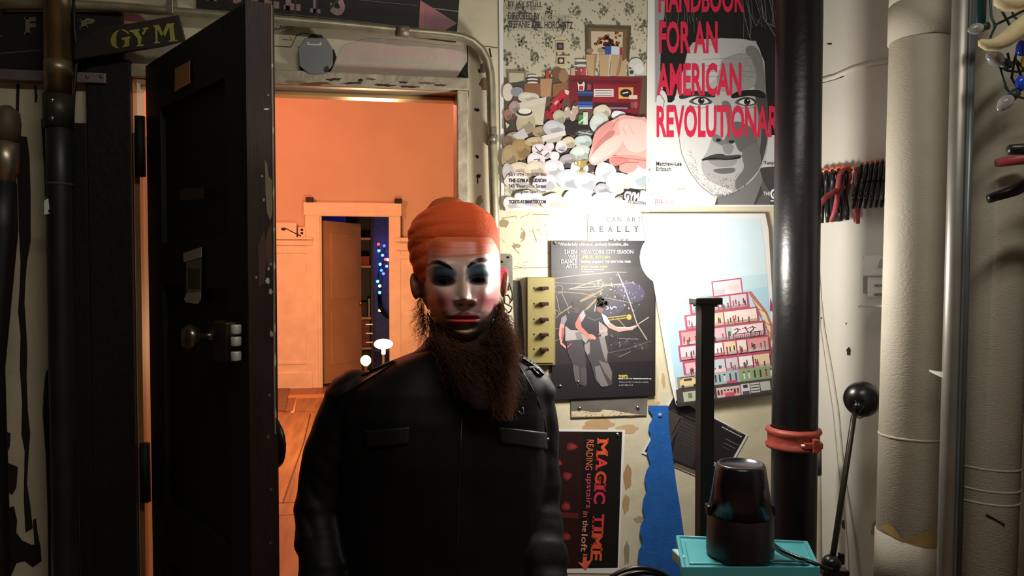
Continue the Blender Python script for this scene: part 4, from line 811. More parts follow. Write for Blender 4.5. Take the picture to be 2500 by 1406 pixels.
# metal outlet plate with a pink tag and black cord
op = thing('outlet_plate', 'shiny metal outlet plate half hidden by the orange turban', 'electrical plate', tuple(onY(1230, 708, YW)))
sheet('plate', [(1196,620),(1244,620),(1249,626),(1250,700),(1246,708),(1196,706)], WP, .001, .012, M_steel, op)
for u, v in ((1241,628),(1226,639),(1240,699)): tack(op, u, v, WP, .013, .003, M_black)
tg = thing('plug_tag', 'pink plastic plug hanging with its black cord from the metal outlet plate', 'plug', tuple(onY(1226, 705, YW-.04)))
PP = (Vector((0, YW-.014, 0)), WALLN)
MB().prism([onp(u, v, PP) for u, v in ((1216,656),(1232,654),(1238,662),(1236,684),(1230,700),(1224,706),(1214,700))], (0,-.02,0)).build('body', mat('pink_plastic', (190,60,90), .3), tg, bevel=.004)
MB().tube([onY(u, v, YW-.02) for u, v in ((1234,680),(1244,694),(1251,716),(1250,732),(1244,742),(1246,730),(1240,720),(1230,722),(1232,740),(1244,746),(1250,750),(1246,760),(1240,764))], .0022, 8).build('cord', M_black, tg, True)
# ------------------------------------------------------------------ blue felt
bl = [(1583,990),(1631,990),(1632,1040),(1641,1110),(1650,1180),(1660,1240),(1668,1300),(1673,1340),(1686,1500),(1560,1500)]
sc = [(1583,1000),(1592,1014),(1592,1024),(1585,1036),(1583,1050),(1588,1062),(1589,1076),(1582,1090),(1579,1106),(1584,1122),(1587,1134),(1578,1150),(1573,1170),(1576,1186),(1579,1200),(1571,1216),(1568,1236),(1571,1252),(1573,1266),(1564,1282),(1561,1302),(1566,1316),(1568,1328),(1559,1344),(1557,1364),(1562,1384),(1565,1396),(1556,1412),(1554,1440),(1562,1460)]
fl_ = sheet('felt_strip', bl+sc[::-1], WP, .006, .003, mat('blue_felt', (22,92,170), .85, var=.12, scale=30, bump=.2, bscale=200)); tag(fl_, 'blue felt strip with a scalloped edge pinned above the table', 'felt strip')
tack(fl_, 1611, 1013, WP, .009, .006, mat('pale_pin', (120,150,190), .4), 'pin')
# ------------------------------------------------------------------ black post with T cap
py_ = 1.60
PO = thing('post', 'slim black square post with a flat T cap before the tilted cutaway poster', 'post', (0,0,0))
pt = onY(1722, 745, py_); pb = onY(1719, 1305, py_); sl = (pb-pt)/(pt.z-pb.z); base = pt+sl*pt.z; base.z = 0; PO.location = base
hw_ = .0160
MB().loft([[p+Vector((i*hw_, j*hw_, 0)) for i, j in ((-1,-1),(1,-1),(1,1),(-1,1))] for p in (base, pt)]).build('upright', M_black, PO, bevel=.002)
a0, a1 = onY(1690, 726, py_), onY(1756, 743, py_)
MB().box((a0.x, py_-.02, a1.z), (a1.x, py_+.02, a0.z)).build('cap', M_black, PO, bevel=.003)
a0, a1 = onY(1700, 743, py_), onY(1744, 748, py_); MB().box((a0.x, py_-.017, a1.z), (a1.x, py_+.017, a0.z)).build('collar', M_black, PO)
MB().box((base.x-.09, base.y-.06, 0), (base.x+.09, base.y+.06, .012)).build('foot_plate', M_black, PO, bevel=.002)
# ------------------------------------------------------------------ black standpipe with red coupling
sy = 1.68
def spt(u, v): return onY(u, v, sy)
t0 = spt(1952, 0); t1 = spt(1937, 1300); sl = (t1-t0)/(t0.z-t1.z); top = t0-sl*(CEIL-t0.z); bot = t0+sl*t0.z
SPp = thing('standpipe', 'fat black standpipe from floor to ceiling with a red coupling', 'pipe', tuple(bot))
rr = .0533
M_sp = mat('standpipe_black', (17,16,17), .36, var=.25, scale=12, bump=.1)
MB().tube([bot, top], rr, 40).build('tube', M_sp, SPp, True)
cz = spt(1937, 1066); ax = (top-bot).normalized()
MB().lathe(cz-ax*.026, [(rr,0),(rr+.010,.001),(rr+.012,.008),(rr+.007,.014),(rr+.007,.034),(rr+.012,.040),(rr+.010,.047),(rr,.050)], ax, 40, False).build('coupling', mat('red_oxide', (150,62,48), .5, var=.25, scale=20, bump=.2), SPp, True)
bq = spt(1958, 1072)-FWD*(rr+.012)
MB().obox(bq, RGT*.022, FWD*.008, UP*.007).obox(bq+RGT*.004, RGT*.007, FWD*.012, UP*.016).build('clamp_lug', MATS['red_oxide'], SPp, bevel=.002)
MB().tube([bq-RGT*.028-FWD*.004, bq+RGT*.010-FWD*.004], .004, 8).build('bolt', mat('pale_bolt', (210,190,170), .4, .6), SPp, True)
# faint stencil marks on the pipe flank
for v in (835, 850, 905, 925, 975, 1000):
    q = spt(1937, v); nn = RGT*.84-FWD*.54; MB().obox(q+nn*(rr+.0004), (RGT*.54+FWD*.84)*.0024, nn*.0006, UP*.0045).build('stencil_mark', mat('rust_mark', (120,92,70), .7), SPp)
wp = thing('slim_pipe', 'slim whitish pipe standing close behind the black standpipe', 'pipe', (0,0,0))
wy_ = 1.80; q0, q1 = onY(1996, 1085, wy_), onY(1999, 1406, wy_); wp.location = (q1.x, wy_, 0)
MB().tube([Vector((q1.x, wy_, 0)), q1, onY(1996, 1150, wy_)], .0095, 12).build('tube', mat('white_pipe_paint', (196,186,166), .5), wp, True)
MB().tube([onY(1996, 1158, wy_), onY(1996, 1078, wy_)], .0105, 12).build('sleeve', mat('grey_sleeve', (120,116,108), .5, .4), wp, True)
# ------------------------------------------------------------------ table, tub, bin, cables
TZ = .735
tb = thing('table', 'low dark work table against the poster wall carrying the teal tub', 'table', (.62, 1.66, 0))
M_tab = mat('table_top', (58,48,42), .6, var=.2)
lidz = onD(1650, 1310, 1.56).z-.004
TZ = lidz-.30
tx0, tx1, ty0, ty1 = onY(1500, 1300, 1.5).x, onY(2010, 1300, 1.45).x-.02, 1.22, 1.56
MB().box((tx0, ty0, TZ-.025), (tx1, ty1, TZ)).build('tabletop', M_tab, tb, bevel=.003)
for x in (tx0+.04, tx1-.04):
    for y in (ty0+.04, ty1-.04): MB().box((x-.02, y-.02, 0), (x+.02, y+.02, TZ-.025)).build('leg', M_tab, tb)
lidc = [onZ(u, v, lidz) for u, v in ((1650,1306),(1972,1320),(2003,1384),(1664,1384))]
def inset(ps, k):
    c = sum(ps, Vector())/len(ps); return [c+(p-c)*k for p in ps]
tub = thing('storage_tub', 'teal plastic storage tub with a panelled lid under the upturned black bin', 'storage tub', (sum((p.x for p in lidc))/4, sum((p.y for p in lidc))/4, TZ))
M_teal = mat('teal_plastic', (74,158,166), .35, var=.05)
low = [Vector((p.x, p.y, TZ)) for p in inset(lidc, .86)]; upb = [Vector((p.x, p.y, lidz-.02)) for p in inset(lidc, .95)]
MB().loft([low, upb]).build('body', M_teal, tub, bevel=.006)
ld = MB(); d1 = Vector((0,0,-.022)); ld.loft([[p+d1 for p in lidc], lidc, inset(lidc, .955), [p-UP*.006 for p in inset(lidc, .93)]]); ld.build('lid', M_teal, tub, bevel=.004)
def lat(x, y): # point on lid by fraction
    return lidc[0].lerp(lidc[1], x).lerp(lidc[3].lerp(lidc[2], x), y)
pnl = MB()
for x0, x1 in ((.06,.46),(.54,.94)):
    q = [lat(x0,.12), lat(x1,.12), lat(x1,.85), lat(x0,.85)]; pnl.loft([[p-UP*.006 for p in q], [p-UP*.002 for p in inset(q, .98)]])
pnl.build('lid_panel', M_teal, tub, bevel=.003)
m0 = lidc[0].lerp(lidc[3], .55)-UP*.012; MB().obox(m0, (.006,0,0), (0,.022,0), (0,0,.010)).build('clip', mat('tub_clip', (150,200,205), .4), tub, bevel=.002)
# bin
bc = onZ(1806, 1352, lidz); bh = .178; bd = (bc-C0).dot(ray(1250,703)); pxm = bd/FPX
bn = thing('waste_bin', 'upturned black plastic bin standing on the teal tub lid', 'bin', tuple(bc))
M_bin = mat('bin_plastic', (22,19,26), .22, var=.2)
rb_ = 79*pxm; rt_ = 56*pxm
MB().lathe(bc+UP*.0012, [(rb_,0),(rb_+.001,.006),(rb_*.985,.078),(rb_*.965,.080),(rb_*.955,.084)], UP, 40).build('rim_band', mat('bin_band', (20,17,20), .4), bn, True)
MB().lathe(bc, [(rb_*.975,.08),(rt_*1.08,bh-.016),(rt_*1.05,bh-.005),(rt_*.98,bh),(rt_*.9,bh),(rt_*.86,bh-.003),(.001,bh-.003)], UP, 40).build('body', M_bin, bn, True)
for sx in (-1, 1):
    MB().obox(bc+RGT*sx*rb_*.96+UP*.088, RGT*.006, FWD*.012, UP*.010).build('lug', M_bin, bn, bevel=.003)
cdp = [onZ(1884, 1326, lidz+.006), onZ(1910, 1345, lidz+.005), onZ(1950, 1362, lidz+.006), onZ(1985, 1374, lidz+.005), onZ(2008, 1384, lidz-.004), onZ(2030, 1392, lidz-.01)]
tag(MB().tube([cdp[0]]+cdp, .0042, 10).build('power_cord', M_blackgloss, None, True), 'black cord lying over the teal lid towards the clip lamp', 'cord')
tag(MB().tube([lat(.55,.9)+UP*.004, lat(.7,.86)+UP*.004, lat(.85,.88)+UP*.004, lat(.97,.93)+UP*.004], .0022, 8).build('thin_wire', mat('teal_wire', (30,70,76), .4), None, True), 'thin dark wire lying along the near edge of the teal lid', 'wire')
coil = MB()
for k, (du, dv) in enumerate(((0,0),(10,9),(-8,16),(4,24))):
    cy_ = 1.50+k*.012
    pts = []
    for i in range(41):
        t = 2*math.pi*i/40; pts.append(onY(1562+du+(118-k*4)*math.cos(t), 1500+dv+(114-k*2)*math.sin(t), cy_+.006*math.sin(t)))
    zmin = min(p.z for p in pts)
    coil.tube(pts, .0048, 8)
zmin = min(v[2] for v in coil.v)
cl_ = coil.build('cable_coil', M_blackgloss, None, True); tag(cl_, 'coil of black cable standing on the table by the blue felt', 'cable')
# ------------------------------------------------------------------ clip lamp with dome head
ly = 1.62
cz0 = onD(2030, 1375, 1.58)
hdp = onD(2106, 975, 1.70)
lm = thing('clip_lamp', 'black clip lamp with a dome shade on a thin leaning stem', 'lamp', tuple(cz0-UP*.05))
stem = [onD(2030,1372,1.58), onD(2036,1340,1.58), onD(2060,1180,1.61), onD(2078,1060,1.65), onD(2084,1020,1.67), onD(2090,1004,1.68)]
MB().tube(stem, .0062, 12).build('stem', mat('dark_stem', (44,36,28), .35, .5), lm, True)
axd = (RGT*.30+UP*.50-FWD*.30).normalized()      # dome opens away from the viewer towards the wall
up2 = axd; side = FWD.cross(up2).normalized()
dm = MB(); R_ = .040; prof = []
for k in range(11):
    t = math.pi/2*k/10; prof.append((R_*math.cos(t)*1.0, .034*math.sin(t)))
opn = (RGT*.35-UP*.1+FWD*.93).normalized()
prof = [(R_*.93,-.004),(R_,-.004),(R_,.004)]+[(max(.0015, R_*math.cos(math.pi/2*k/10)), .004+.034*math.sin(math.pi/2*k/10)) for k in range(1,11)]
dm.lathe(hdp+opn*.012, prof, -opn, 32, False).build('shade', M_blackgloss, lm, True)
MB().lathe(hdp+opn*.010, [(.001,0),(R_*.9,0),(R_*.9,.003),(.001,.003)], opn, 24).build('glass', mat('lamp_glass', (180,180,175), .3), lm, True)
MB().tube([onD(2090,1006,1.68), onD(2094,994,1.675), onD(2100,984,1.672)], [.008,.010,.011], 12).build('neck_joint', M_blackgloss, lm, True)
lp_ = [onD(2100+9*math.cos(t*.5), 1010+11*math.sin(t*.5), 1.675) for t in range(0, 8)]
MB().tube(lp_, .0012, 6).build('wire_loop', M_blackgloss, lm, True)
MB().ell(cz0, RGT*.020, FWD*.018, UP*.018).build('clip_body', M_blackgloss, lm, True)
MB().obox(cz0-UP*.018+RGT*.006, RGT*.028, FWD*.012, UP*.006).obox(cz0-UP*.034-RGT*.004, RGT*.024, FWD*.012, UP*.005).obox(cz0+RGT*.02+UP*.01, RGT*.006, FWD*.006, UP*.012).build('clip_jaw', M_blackgloss, lm, bevel=.003)
ls = thing('lamp_stand', 'dark upright stake under the clip lamp behind the tub', 'stand', (cz0.x, cz0.y, 0))
MB().box((cz0.x-.012, cz0.y-.012, .01), (cz0.x+.012, cz0.y+.012, cz0.z-.012)).build('stake', M_black, ls)
MB().box((cz0.x-.06, cz0.y-.05, 0), (cz0.x+.06, cz0.y+.05, .012)).build('foot', M_black, ls)
# ------------------------------------------------------------------ lagged pipes and conduit in front of the side wall
def upright(name, uc0, uc1, wpx, dep, m, label, cat, n=36):
    p0, p1 = onD(uc0, 0, dep), onD(uc1, 1406, dep); sl = (p1-p0)/(p0.z-p1.z); t = p0-sl*(CEIL-p0.z); b = p0+sl*p0.z
    r = thing(name, label, cat, tuple(b)); rad = wpx/2*dep/FPX
    MB().tube([b, t], rad, n).build('tube', m, r, True)
    return r, p0, sl, rad, (t-b).normalized()
M_lag = mat('canvas_lagging', (172,165,149), .65, var=.05, scale=5, bump=.2, bscale=170, stretch=(1,1,2.2))
lgp, lp0, lsl, lr, lax = upright('lagged_pipe', 2254, 2216, 146, 1.52, M_lag, 'canvas lagged cream pipe with seam bands and a brown stain, nearest the clip lamp', 'pipe')
def along(v, p0, sl):
    z = onD(2240, v, 1.52).z; return p0+sl*(p0.z-z)
for v0, v1, ex in ((-20,14,.0022),(14,104,.0030),(1298,1420,.0022),(1060,1066,.0015)):
    MB().lathe(along(v1, lp0, lsl), [(lr,0),(lr+ex,.0006),(lr+ex,(along(v0,lp0,lsl)-along(v1,lp0,lsl)).length-.0006),(lr,(along(v0,lp0,lsl)-along(v1,lp0,lsl)).length)], lax, 36, False).build('seam_band', M_lag, lgp, True)
def wraparound(parent, name, p0, sl, rad, v, fn, m, a0=-70, a1=70, dep=1.52):
    """a thin patch hugging the viewer side of an upright: fn(angle) -> (lower px, upper px)"""
    vs = []; fs = []; N = 28
    for k in range(N+1):
        an = math.radians(a0+(a1-a0)*k/N); lo, hi = fn((k/N)*2-1)
        for q in (lo, hi):
            c = along(q, p0, sl); vs.append(c+(RGT*math.sin(an)-FWD*math.cos(an))*(rad+.0032))
    for k in range(N): fs.append((2*k, 2*k+2, 2*k+3, 2*k+1))
    return MB().add(vs, fs).build(name, m, parent, True)
wraparound(lgp, 'stain', lp0, lsl, lr, 0, lambda s: (1306-8*s*s+14*s, 1298+14*s-6*s*s-26*max(0,math.sin(3.3*s+1.2))**2-18*max(0,math.sin(6*s-.5))), mat('water_stain', (150,124,72), .7, var=.2), -80, 60)
cnd, cp0, csl, cr, cax = upright('strut_pole', 2350, 2312, 46, 1.40, mat('strut_grey', (150,146,138), .42, .55, var=.1), 'grey metal strut pole with a slotted seam between the two cream pipes', 'pole', 8)
sl_ = MB(); 
q0, q1 = cp0+(RGT*.12-FWD)*(cr+.0006), cp0+csl*1.1+(RGT*.12-FWD)*(cr+.0006); sl_.tube([q0, q1], .0012, 6); sl_.build('slot_seam', mat('seam_dark', (60,80,84), .5), cnd)
q0, q1 = cp0+(RGT*.86-FWD*.5)*(cr*.99)+UP*.06, cp0+csl*1.1+(RGT*.86-FWD*.5)*(cr*.99); MB().tube([q0, q1], .0062, 10).build('side_tube', mat('blue_grey_tube', (100,112,116), .4, .5), cnd, True)
q0, q1 = onD(2394, -30, 1.42), onD(2391, 76, 1.42); tag(MB().tube([q0+UP*1.0, q0, q1], .0105, 14).build('teal_tube', mat('teal_metal', (22,62,68), .4, .3), None, True), 'teal tube coming down beside the strut pole from above', 'tube')
lg2, l2p, l2s, l2r, l2a = upright('lagged_pipe', 2452, 2398, 142, 1.50, M_lag, 'canvas lagged cream pipe at the frame edge, beyond the strut pole', 'pipe')
for v, du in ((1130,0),(1180,0),(1210,0)):
    MB().lathe(along(v, l2p, l2s), [(l2r,0),(l2r+.0014,.001),(l2r+.0014,.003),(l2r,.004)], l2a, 36, False).build('seam_band', M_lag, lg2, True)
MB().obox(along(1238, l2p, l2s)+(RGT*-.25-FWD*.97)*(l2r+.0002), (RGT*.97-FWD*.25-UP*.55)*.016, (RGT*.25+FWD*.97)*.0006, UP*.0022).build('scratch', M_black, lg2)
# curl of tape on the pipe
vs = []; 
for k in range(9):
    t = k/8; q = onD(2268+38*t, 905+12*math.sin(t*1.4), 1.42-.02*t); vs += [q+UP*(.002+.006*t), q-UP*(.001+.004*t)-FWD*.004*math.sin(3*t)]
tag(MB().add(vs, [(2*k,2*k+2,2*k+3,2*k+1) for k in range(8)]).build('tape_curl', M_paper, cnd, True))
# ------------------------------------------------------------------ clamps
def clamp_proto():
    """spring clamp in its own frame: jaws up at z=0, handles down, lying in the local x-z plane"""
    r = thing('spring_clamp', '', 'clamp')
    r.location = (0, 0, 0)
    mk_ = mat('clamp_black', (26,26,28), .35, var=.2)
    for s in (-1, 1):
        pts = [(s*.004,0,.002),(s*.020,0,-.012),(s*.022,0,-.032),(s*.006,0,-.055),(-s*.014,0,-.078),(-s*.030,0,-.105),(-s*.036,0,-.135)]
        m = MB(); rings = []
        for i, p in enumerate(pts):
            a, b = pts[max(0,i-1)], pts[min(len(pts)-1,i+1)]; t = Vector((b[0]-a[0],0,b[2]-a[2])).normalized(); nx = Vector((t.z,0,-t.x)); w_ = [.004,.006,.007,.008,.007,.007,.006][i]; d_ = [.0042,.006,.0068,.0072,.0072,.0072,.005][i]
            rings.append([Vector(p)+nx*math.cos(2*math.pi*k/10)*w_+Vector((0,1,0))*math.sin(2*math.pi*k/10)*d_ for k in range(10)])
        m.loft(rings); m.build('arm', mk_, r, True)
        MB().obox((s*.004,0,.002), (.005,0,.002), (0,.005,0), (.003*s,0,.007)).build('jaw_pad', mat('orange_tip', (230,96,50), .5), r, bevel=.002)
    MB().tube([(0,-.0068,-.052),(0,.0068,-.052)], .006, 12).build('spring', M_chrome, r, True)
    return r
def dup(root, label, m4, handle=None):
    c = root.copy(); COL.objects.link(c); c['label'] = label; c.matrix_world = m4
    for ch in list(root.children):
        d = ch.copy(); COL.objects.link(d); d.parent = c
        if handle and ch.name.startswith(('arm',)): d.data = ch.data.copy(); d.data.materials[0] = handle
    return c
proto = clamp_proto()
rail = [onp(u, v, (WS[0]+WS[1]*.028, WS[1])) for u, v in ((1960,428),(2000,420),(2085,408),(2175,392),(2230,380))]
rl = thing('clamp_line', 'thin white line strung along the side wall holding the spring clamps', 'line', tuple(rail[0]))
MB().tube(rail, .003, 8).build('cord', mat('white_cord', (200,195,185), .6), rl, True)
for p in (rail[0], rail[-1]):
    MB().tube([p, p-WS[1]*.030], .004, 8).build('hook', M_steel, rl)
spots = []    # pixel of the jaw, spin about the vertical, sideways swing, colour
for i, u in enumerate((2003,2017,2031,2046,2060)): spots.append((u, 416-i*2, 62+i*5, -8+i*2, 'black', ('first','second','third','fourth','fifth')[i]+' black spring clamp from the standpipe, hanging straight on the line'))
spots.append((2072, 412, 40, 30, 'pink', 'red-handled spring clamp hanging askew next to the straight black clamps')); spots.append((2090, 412, 70, -4, 'pink', 'red-handled spring clamp hanging straight in the middle of the line'))
for i, u in enumerate((2104,2118,2130,2142,2154,2166,2176)): spots.append((u, 402-i*2.4, 66, 26-i*2, 'black', ('first','second','third','fourth','fifth','sixth','last')[i]+' black spring clamp slanting in the row nearest the lagged pipe'))
M_pink = mat('clamp_red', (178,74,84), .45)
for i, (u, v, spin, sw_, colr, lab) in enumerate(spots):
    p = onp(u, v, (WS[0]+WS[1]*.028, WS[1]))
    sc_ = 1.0 if i < 7 else .80
    m4 = Matrix.Translation(p-UP*.004) @ Euler((0, 0, math.radians(spin-10))).to_matrix().to_4x4() @ Euler((math.radians(sw_*.4), math.radians(sw_), 0)).to_matrix().to_4x4() @ Matrix.Scale(sc_, 4)
    if i == 0:
        o = proto; o.matrix_world = m4; o['label'] = lab
    else:
        o = dup(proto, lab, m4, M_pink if colr == 'pink' else None)
    o['group'] = 'spring clamps along the side wall'
# clamps at the frame edge, gripping the far lagged pipe's neighbour
for (u, v, d, spin, th_, hm, lab) in ((2722,372,1.30,45,79,None,'black spring clamp poking both handles in at the frame edge under the string lights'),(2752,344,1.36,78,84,M_pink,'red-handled spring clamp peeping in at the frame edge just below the clear bulbs')):
    p = onD(u, v, d); m4 = Matrix.Translation(p) @ Euler((0, 0, math.radians(-10))).to_matrix().to_4x4() @ Euler((0, math.radians(th_), 0)).to_matrix().to_4x4() @ Euler((0, 0, math.radians(spin))).to_matrix().to_4x4() @ Matrix.Scale(1.5, 4)
    o = dup(proto, lab, m4, hm); o['group'] = 'spring clamps at the frame edge'
# ------------------------------------------------------------------ control box with flap
kp = thing('control_box', 'small white control box with a drop-down flap half hidden by the lagged pipe', 'thermostat', (0,0,0))
KP = (WS[0]+WS[1]*.03, WS[1]); kq = onp(2150, 760, KP); kp.location = kq
M_kp = mat('white_plastic', (226,222,214), .4, var=.03)
MB().prism([onp(u, v, (WS[0]+WS[1]*.001, WS[1])) for u, v in ((2112,626),(2175,622),(2175,712),(2112,716))], WS[1]*.008).build('back_plate', mat('plate_grey', (120,116,110), .5, .4), kp, bevel=.001)
MB().prism([onp(u, v, (WS[0]+WS[1]*.009, WS[1])) for u, v in ((2128,624),(2200,620),(2200,672),(2124,675))], WS[1]*.03).build('hood', M_kp, kp, bevel=.004)
MB().prism([onp(u, v, (WS[0]+WS[1]*.009, WS[1])) for u, v in ((2131,674),(2200,672),(2200,724),(2131,726))], WS[1]*.02).build('keypad', M_kp, kp, bevel=.003)
KF = (WS[0]+WS[1]*.0292, WS[1])
for v in (697, 719):
    for u in (2139, 2150, 2161, 2172): 
        MB().prism([onp(u+du, v+dv-(u-2139)*.04, KF) for du, dv in ((-3.4,-3),(3.4,-3),(3.4,3),(-3.4,3))], WS[1]*.003).build('button', mat('button_grey', (120,116,112), .5), kp)
MB().prism([onp(u, v, (WS[0]+WS[1]*.0392, WS[1])) for u, v in ((2150,632),(2200,630),(2200,652),(2143,655))], WS[1]*.001).build('display', mat('display_grey', (150,148,142), .25), kp)
f0, f1 = onp(2130, 730, KF), onp(2200, 728, KF); o_ = WS[1]*.05-UP*.02
MB().prism([f0, f1, f1+o_, f0+o_], UP*.004).build('flap', mat('flap_clear', (190,188,180), .3), kp, bevel=.001)
# hanging cords on the side wall
for k, (pts, r, lab) in enumerate((([(1999,650),(2004,730),(2012,800),(2030,900),(2046,1000),(2060,1150),(2085,1300),(2098,1406),(2104,1500)], .0022, 'pale cord stapled down the side wall, the thicker of two'), ([(1998,690),(2003,800),(2022,930),(2034,1010),(2044,1120),(2062,1260),(2070,1340),(2076,1500)], .0013, 'hair-thin pale wire down the side wall beside the thicker cord'))):
    P = [onp(u, v, (WS[0]+WS[1]*(r+.0005), WS[1])) for u, v in pts]
    tag(MB().tube(P, r, 8).build('stapled_wire', mat('pale_cord', (186,178,160), .6), None, True), lab, 'cord')
# scraps between the lagged pipes, and a white strip standing in for lit wall
sh = [(([(2326,90),(2340,88),(2340,148),(2318,176),(2322,120)]), M_paper, 'scrap of white paper stuck between the lagged pipes near the top'), (([(2316,430),(2334,426),(2332,600),(2310,604),(2312,480)]), M_paper, 'long white strip standing in for lit wall between the lagged pipes'),
      (([(2304,828),(2320,800),(2320,858),(2302,866)]), mat('red_card', (190,40,60), .5), 'red card corner showing between the lagged pipes')]
for k, (pts, m, lab) in enumerate(sh):
    o = sheet('scrap_and_lit_strip', pts, (onp(2320, 700, (WS[0]+WS[1]*.0015, WS[1])), WS[1]), 0, .001, m); tag(o, lab, 'paper')
o = sheet('brown_panel', [(2324,178),(2342,160),(2340,400),(2314,404)], (onp(2320, 700, (WS[0]+WS[1]*.0005, WS[1])), WS[1]), 0, .0008, mat('brown_board', (110,88,66), .6)); tag(o, 'brown board seen between the lagged pipes', 'board')
# ------------------------------------------------------------------ string lights and pods at the frame edge
sg = thing('string_lights', 'tangle of green wire with clear bulbs hanging at the frame edge', 'string lights', tuple(onD(2470, 280, 1.34)))
M_gw = mat('green_wire', (26,50,44), .5)
def sd_(pts, d=1.34, r=.0022): return [onD(u, v, d+dd) for u, v, dd in pts], r
wires = [[(2416,-20,0),(2420,40,.01),(2430,64,0),(2418,90,0),(2424,130,.01),(2440,160,0),(2448,190,0),(2456,214,.01),(2470,232,0),(2500,240,0),(2540,235,0)],
         [(2440,-20,.02),(2448,30,.02),(2470,70,.02),(2490,100,.03),(2476,150,.02),(2470,190,.02),(2486,220,.02),(2520,214,.02)],
         [(2424,64,0),(2460,46,-.01),(2500,26,-.01),(2540,10,0)], [(2460,130,.01),(2468,165,.0),(2484,150,.01),(2500,170,.01),(2530,190,0)], [(2430,156,0),(2458,172,.01),(2490,176,.01),(2530,160,.01)],
         [(2462,-20,.03),(2474,40,.03),(2500,60,.03),(2540,80,.03)], [(2478,140,.02),(2494,190,.02),(2510,250,.02),(2540,260,.02)]]
wm_ = MB()
for wv in wires:
    P, r = sd_(wv); wm_.tube(P, r, 7)
wm_.tube([onD(u, v, d) for u, v, d in ((2530,10,1.34),(2640,40,1.34),(2742,60,1.335),(2760,20,1.335))], .0022, 7)
wm_.tube([onD(u, v, d) for u, v, d in ((2530,190,1.34),(2640,170,1.34),(2742,120,1.335),(2760,60,1.335))], .0022, 7)
wm_.build('wire', M_gw, sg, True)
hb = thing('hanging_board', 'upright dark board past the frame edge gripped by the spring clamps', 'board', (0,0,0)); hq = onD(2790, 300, 1.36); hb.location = (hq.x, hq.y, 0)
MB().prism([Vector((hq.x,hq.y,0))+RGT*i*.032+FWD*j*.006 for i, j in ((-1,-1),(1,-1),(1,1),(-1,1))], (0,0,CEIL)).build('board', M_black, hb)
M_clear = mat('clear_bulb', (200,200,200), .1, var=.03, trans=.6)
for (u, v, du, dv, s) in ((2384,70,-12,3,.8),(2432,144,-16,-8,1),(2456,250,-12,12,1),(2508,100,10,20,1)):
    d = 1.335; b = onD(u, v, d); dirv = (RGT*du-UP*dv).normalized()
    MB().lathe(b-dirv*.012*s, [(.002,-.003),(.008*s,0),(.0125*s,.010*s),(.0115*s,.018*s),(.006*s,.028*s),(.001,.032*s)], dirv, 16).build('bulb', M_clear, sg, True)
    MB().lathe(b-dirv*.026*s, [(.0085*s,0),(.0085*s,.014*s)], dirv, 12).build('bulb_socket', M_gw, sg, True)
for (u, v, c) in ((2494,118,(40,70,200)),(2492,204,(40,90,200)),(2506,150,(190,150,60))):
    MB().ell(onD(u, v, 1.335), RGT*.009, FWD*.009, UP*.014, 12, 8).build('coloured_bulb', mat('glass_%d' % c[0], c, .15), sg, True)
def pod(pts, label):
    P = [onD(u, v, 1.30) for u, v, r in pts]
    tag(MB().tube(P, [r*1.30/FPX for u, v, r in pts], 16).build('ornament', mat('cream_pod', (206,190,146), .6, var=.12, scale=20, bump=.2), None, True), label, 'ornament')
pod([(2391,98,4),(2396,104,10),(2410,110,13),(2432,108,17),(2456,96,20),(2480,78,22),(2504,56,20),(2530,30,12)], 'cream crescent-shaped ornament hanging whole among the string lights')
pod([(2432,-14,6),(2440,0,16),(2456,8,20),(2480,8,20),(2506,-2,18),(2530,-20,10)], 'cream crescent-shaped ornament cut off by the top of the frame')
# added cloth standing in for the darkness and shelf behind the frame edge
M_rk = mat('dark_cloth', (66,56,40), .8, var=.4, scale=9)
rk = thing('stand_in_cloth', 'added dark cloth standing in for a dark shelf past the frame-edge lagged pipe', 'cloth', (0,0,0))
q0, q1 = onD(2440, 1406, 1.62), onD(2700, 1406, 1.30); ps = []
for k in range(17): 
    t = k/16; p = q0.lerp(q1, t); p = p-FWD*(.012*math.sin(t*22)); ps.append(p)
rk.location = (q0.x, q0.y, 0)
zt_ = onD(2490, 565, 1.5).z
fs = []; vs = []
for p in ps: vs += [Vector((p.x, p.y, .02)), Vector((p.x, p.y, zt_))]
for p in ps: vs += [Vector((p.x, p.y, .02))+FWD*.012, Vector((p.x, p.y, zt_))+FWD*.012]
n2 = 2*len(ps)
for k in range(16): fs += [(2*k,2*k+2,2*k+3,2*k+1), (n2+2*k,n2+2*k+1,n2+2*k+3,n2+2*k+2), (2*k+1,2*k+3,n2+2*k+3,n2+2*k+1), (2*k,n2+2*k,n2+2*k+2,2*k+2)]
fs += [(0,1,n2+1,n2),(32,n2+32,n2+33,33)]
MB().add(vs, fs).build('cloth', M_rk, rk, True)
MB().tube([Vector((ps[0].x-.0, ps[0].y, zt_))+FWD*.006, Vector((ps[-1].x, ps[-1].y, zt_))+FWD*.006], .010, 10).build('hanging_rod', M_steel, rk)
# ------------------------------------------------------------------ added ceiling fixture, unseen, holding the near room's fill light
ct = thing('fill_fixture', 'added unseen tube fixture giving fill light above the viewer', 'lamp', (FILL_POS.x, FILL_POS.y, CEIL))
MB().box((FILL_POS.x-.62, FILL_POS.y-.12, FILL_POS.z+.05), (FILL_POS.x+.62, FILL_POS.y+.12, CEIL)).build('housing', MATS['white_enamel'], ct, bevel=.005)
for y in (-.05, .05): MB().tube([(FILL_POS.x-.56, FILL_POS.y+y, FILL_POS.z+.03), (FILL_POS.x+.56, FILL_POS.y+y, FILL_POS.z+.03)], .013, 12).build('tube', mat('tube_glow', (255,240,210), .5, emis=4), ct, True)
fill.parent = ct; fill.location = FILL_POS-Vector(ct.location)
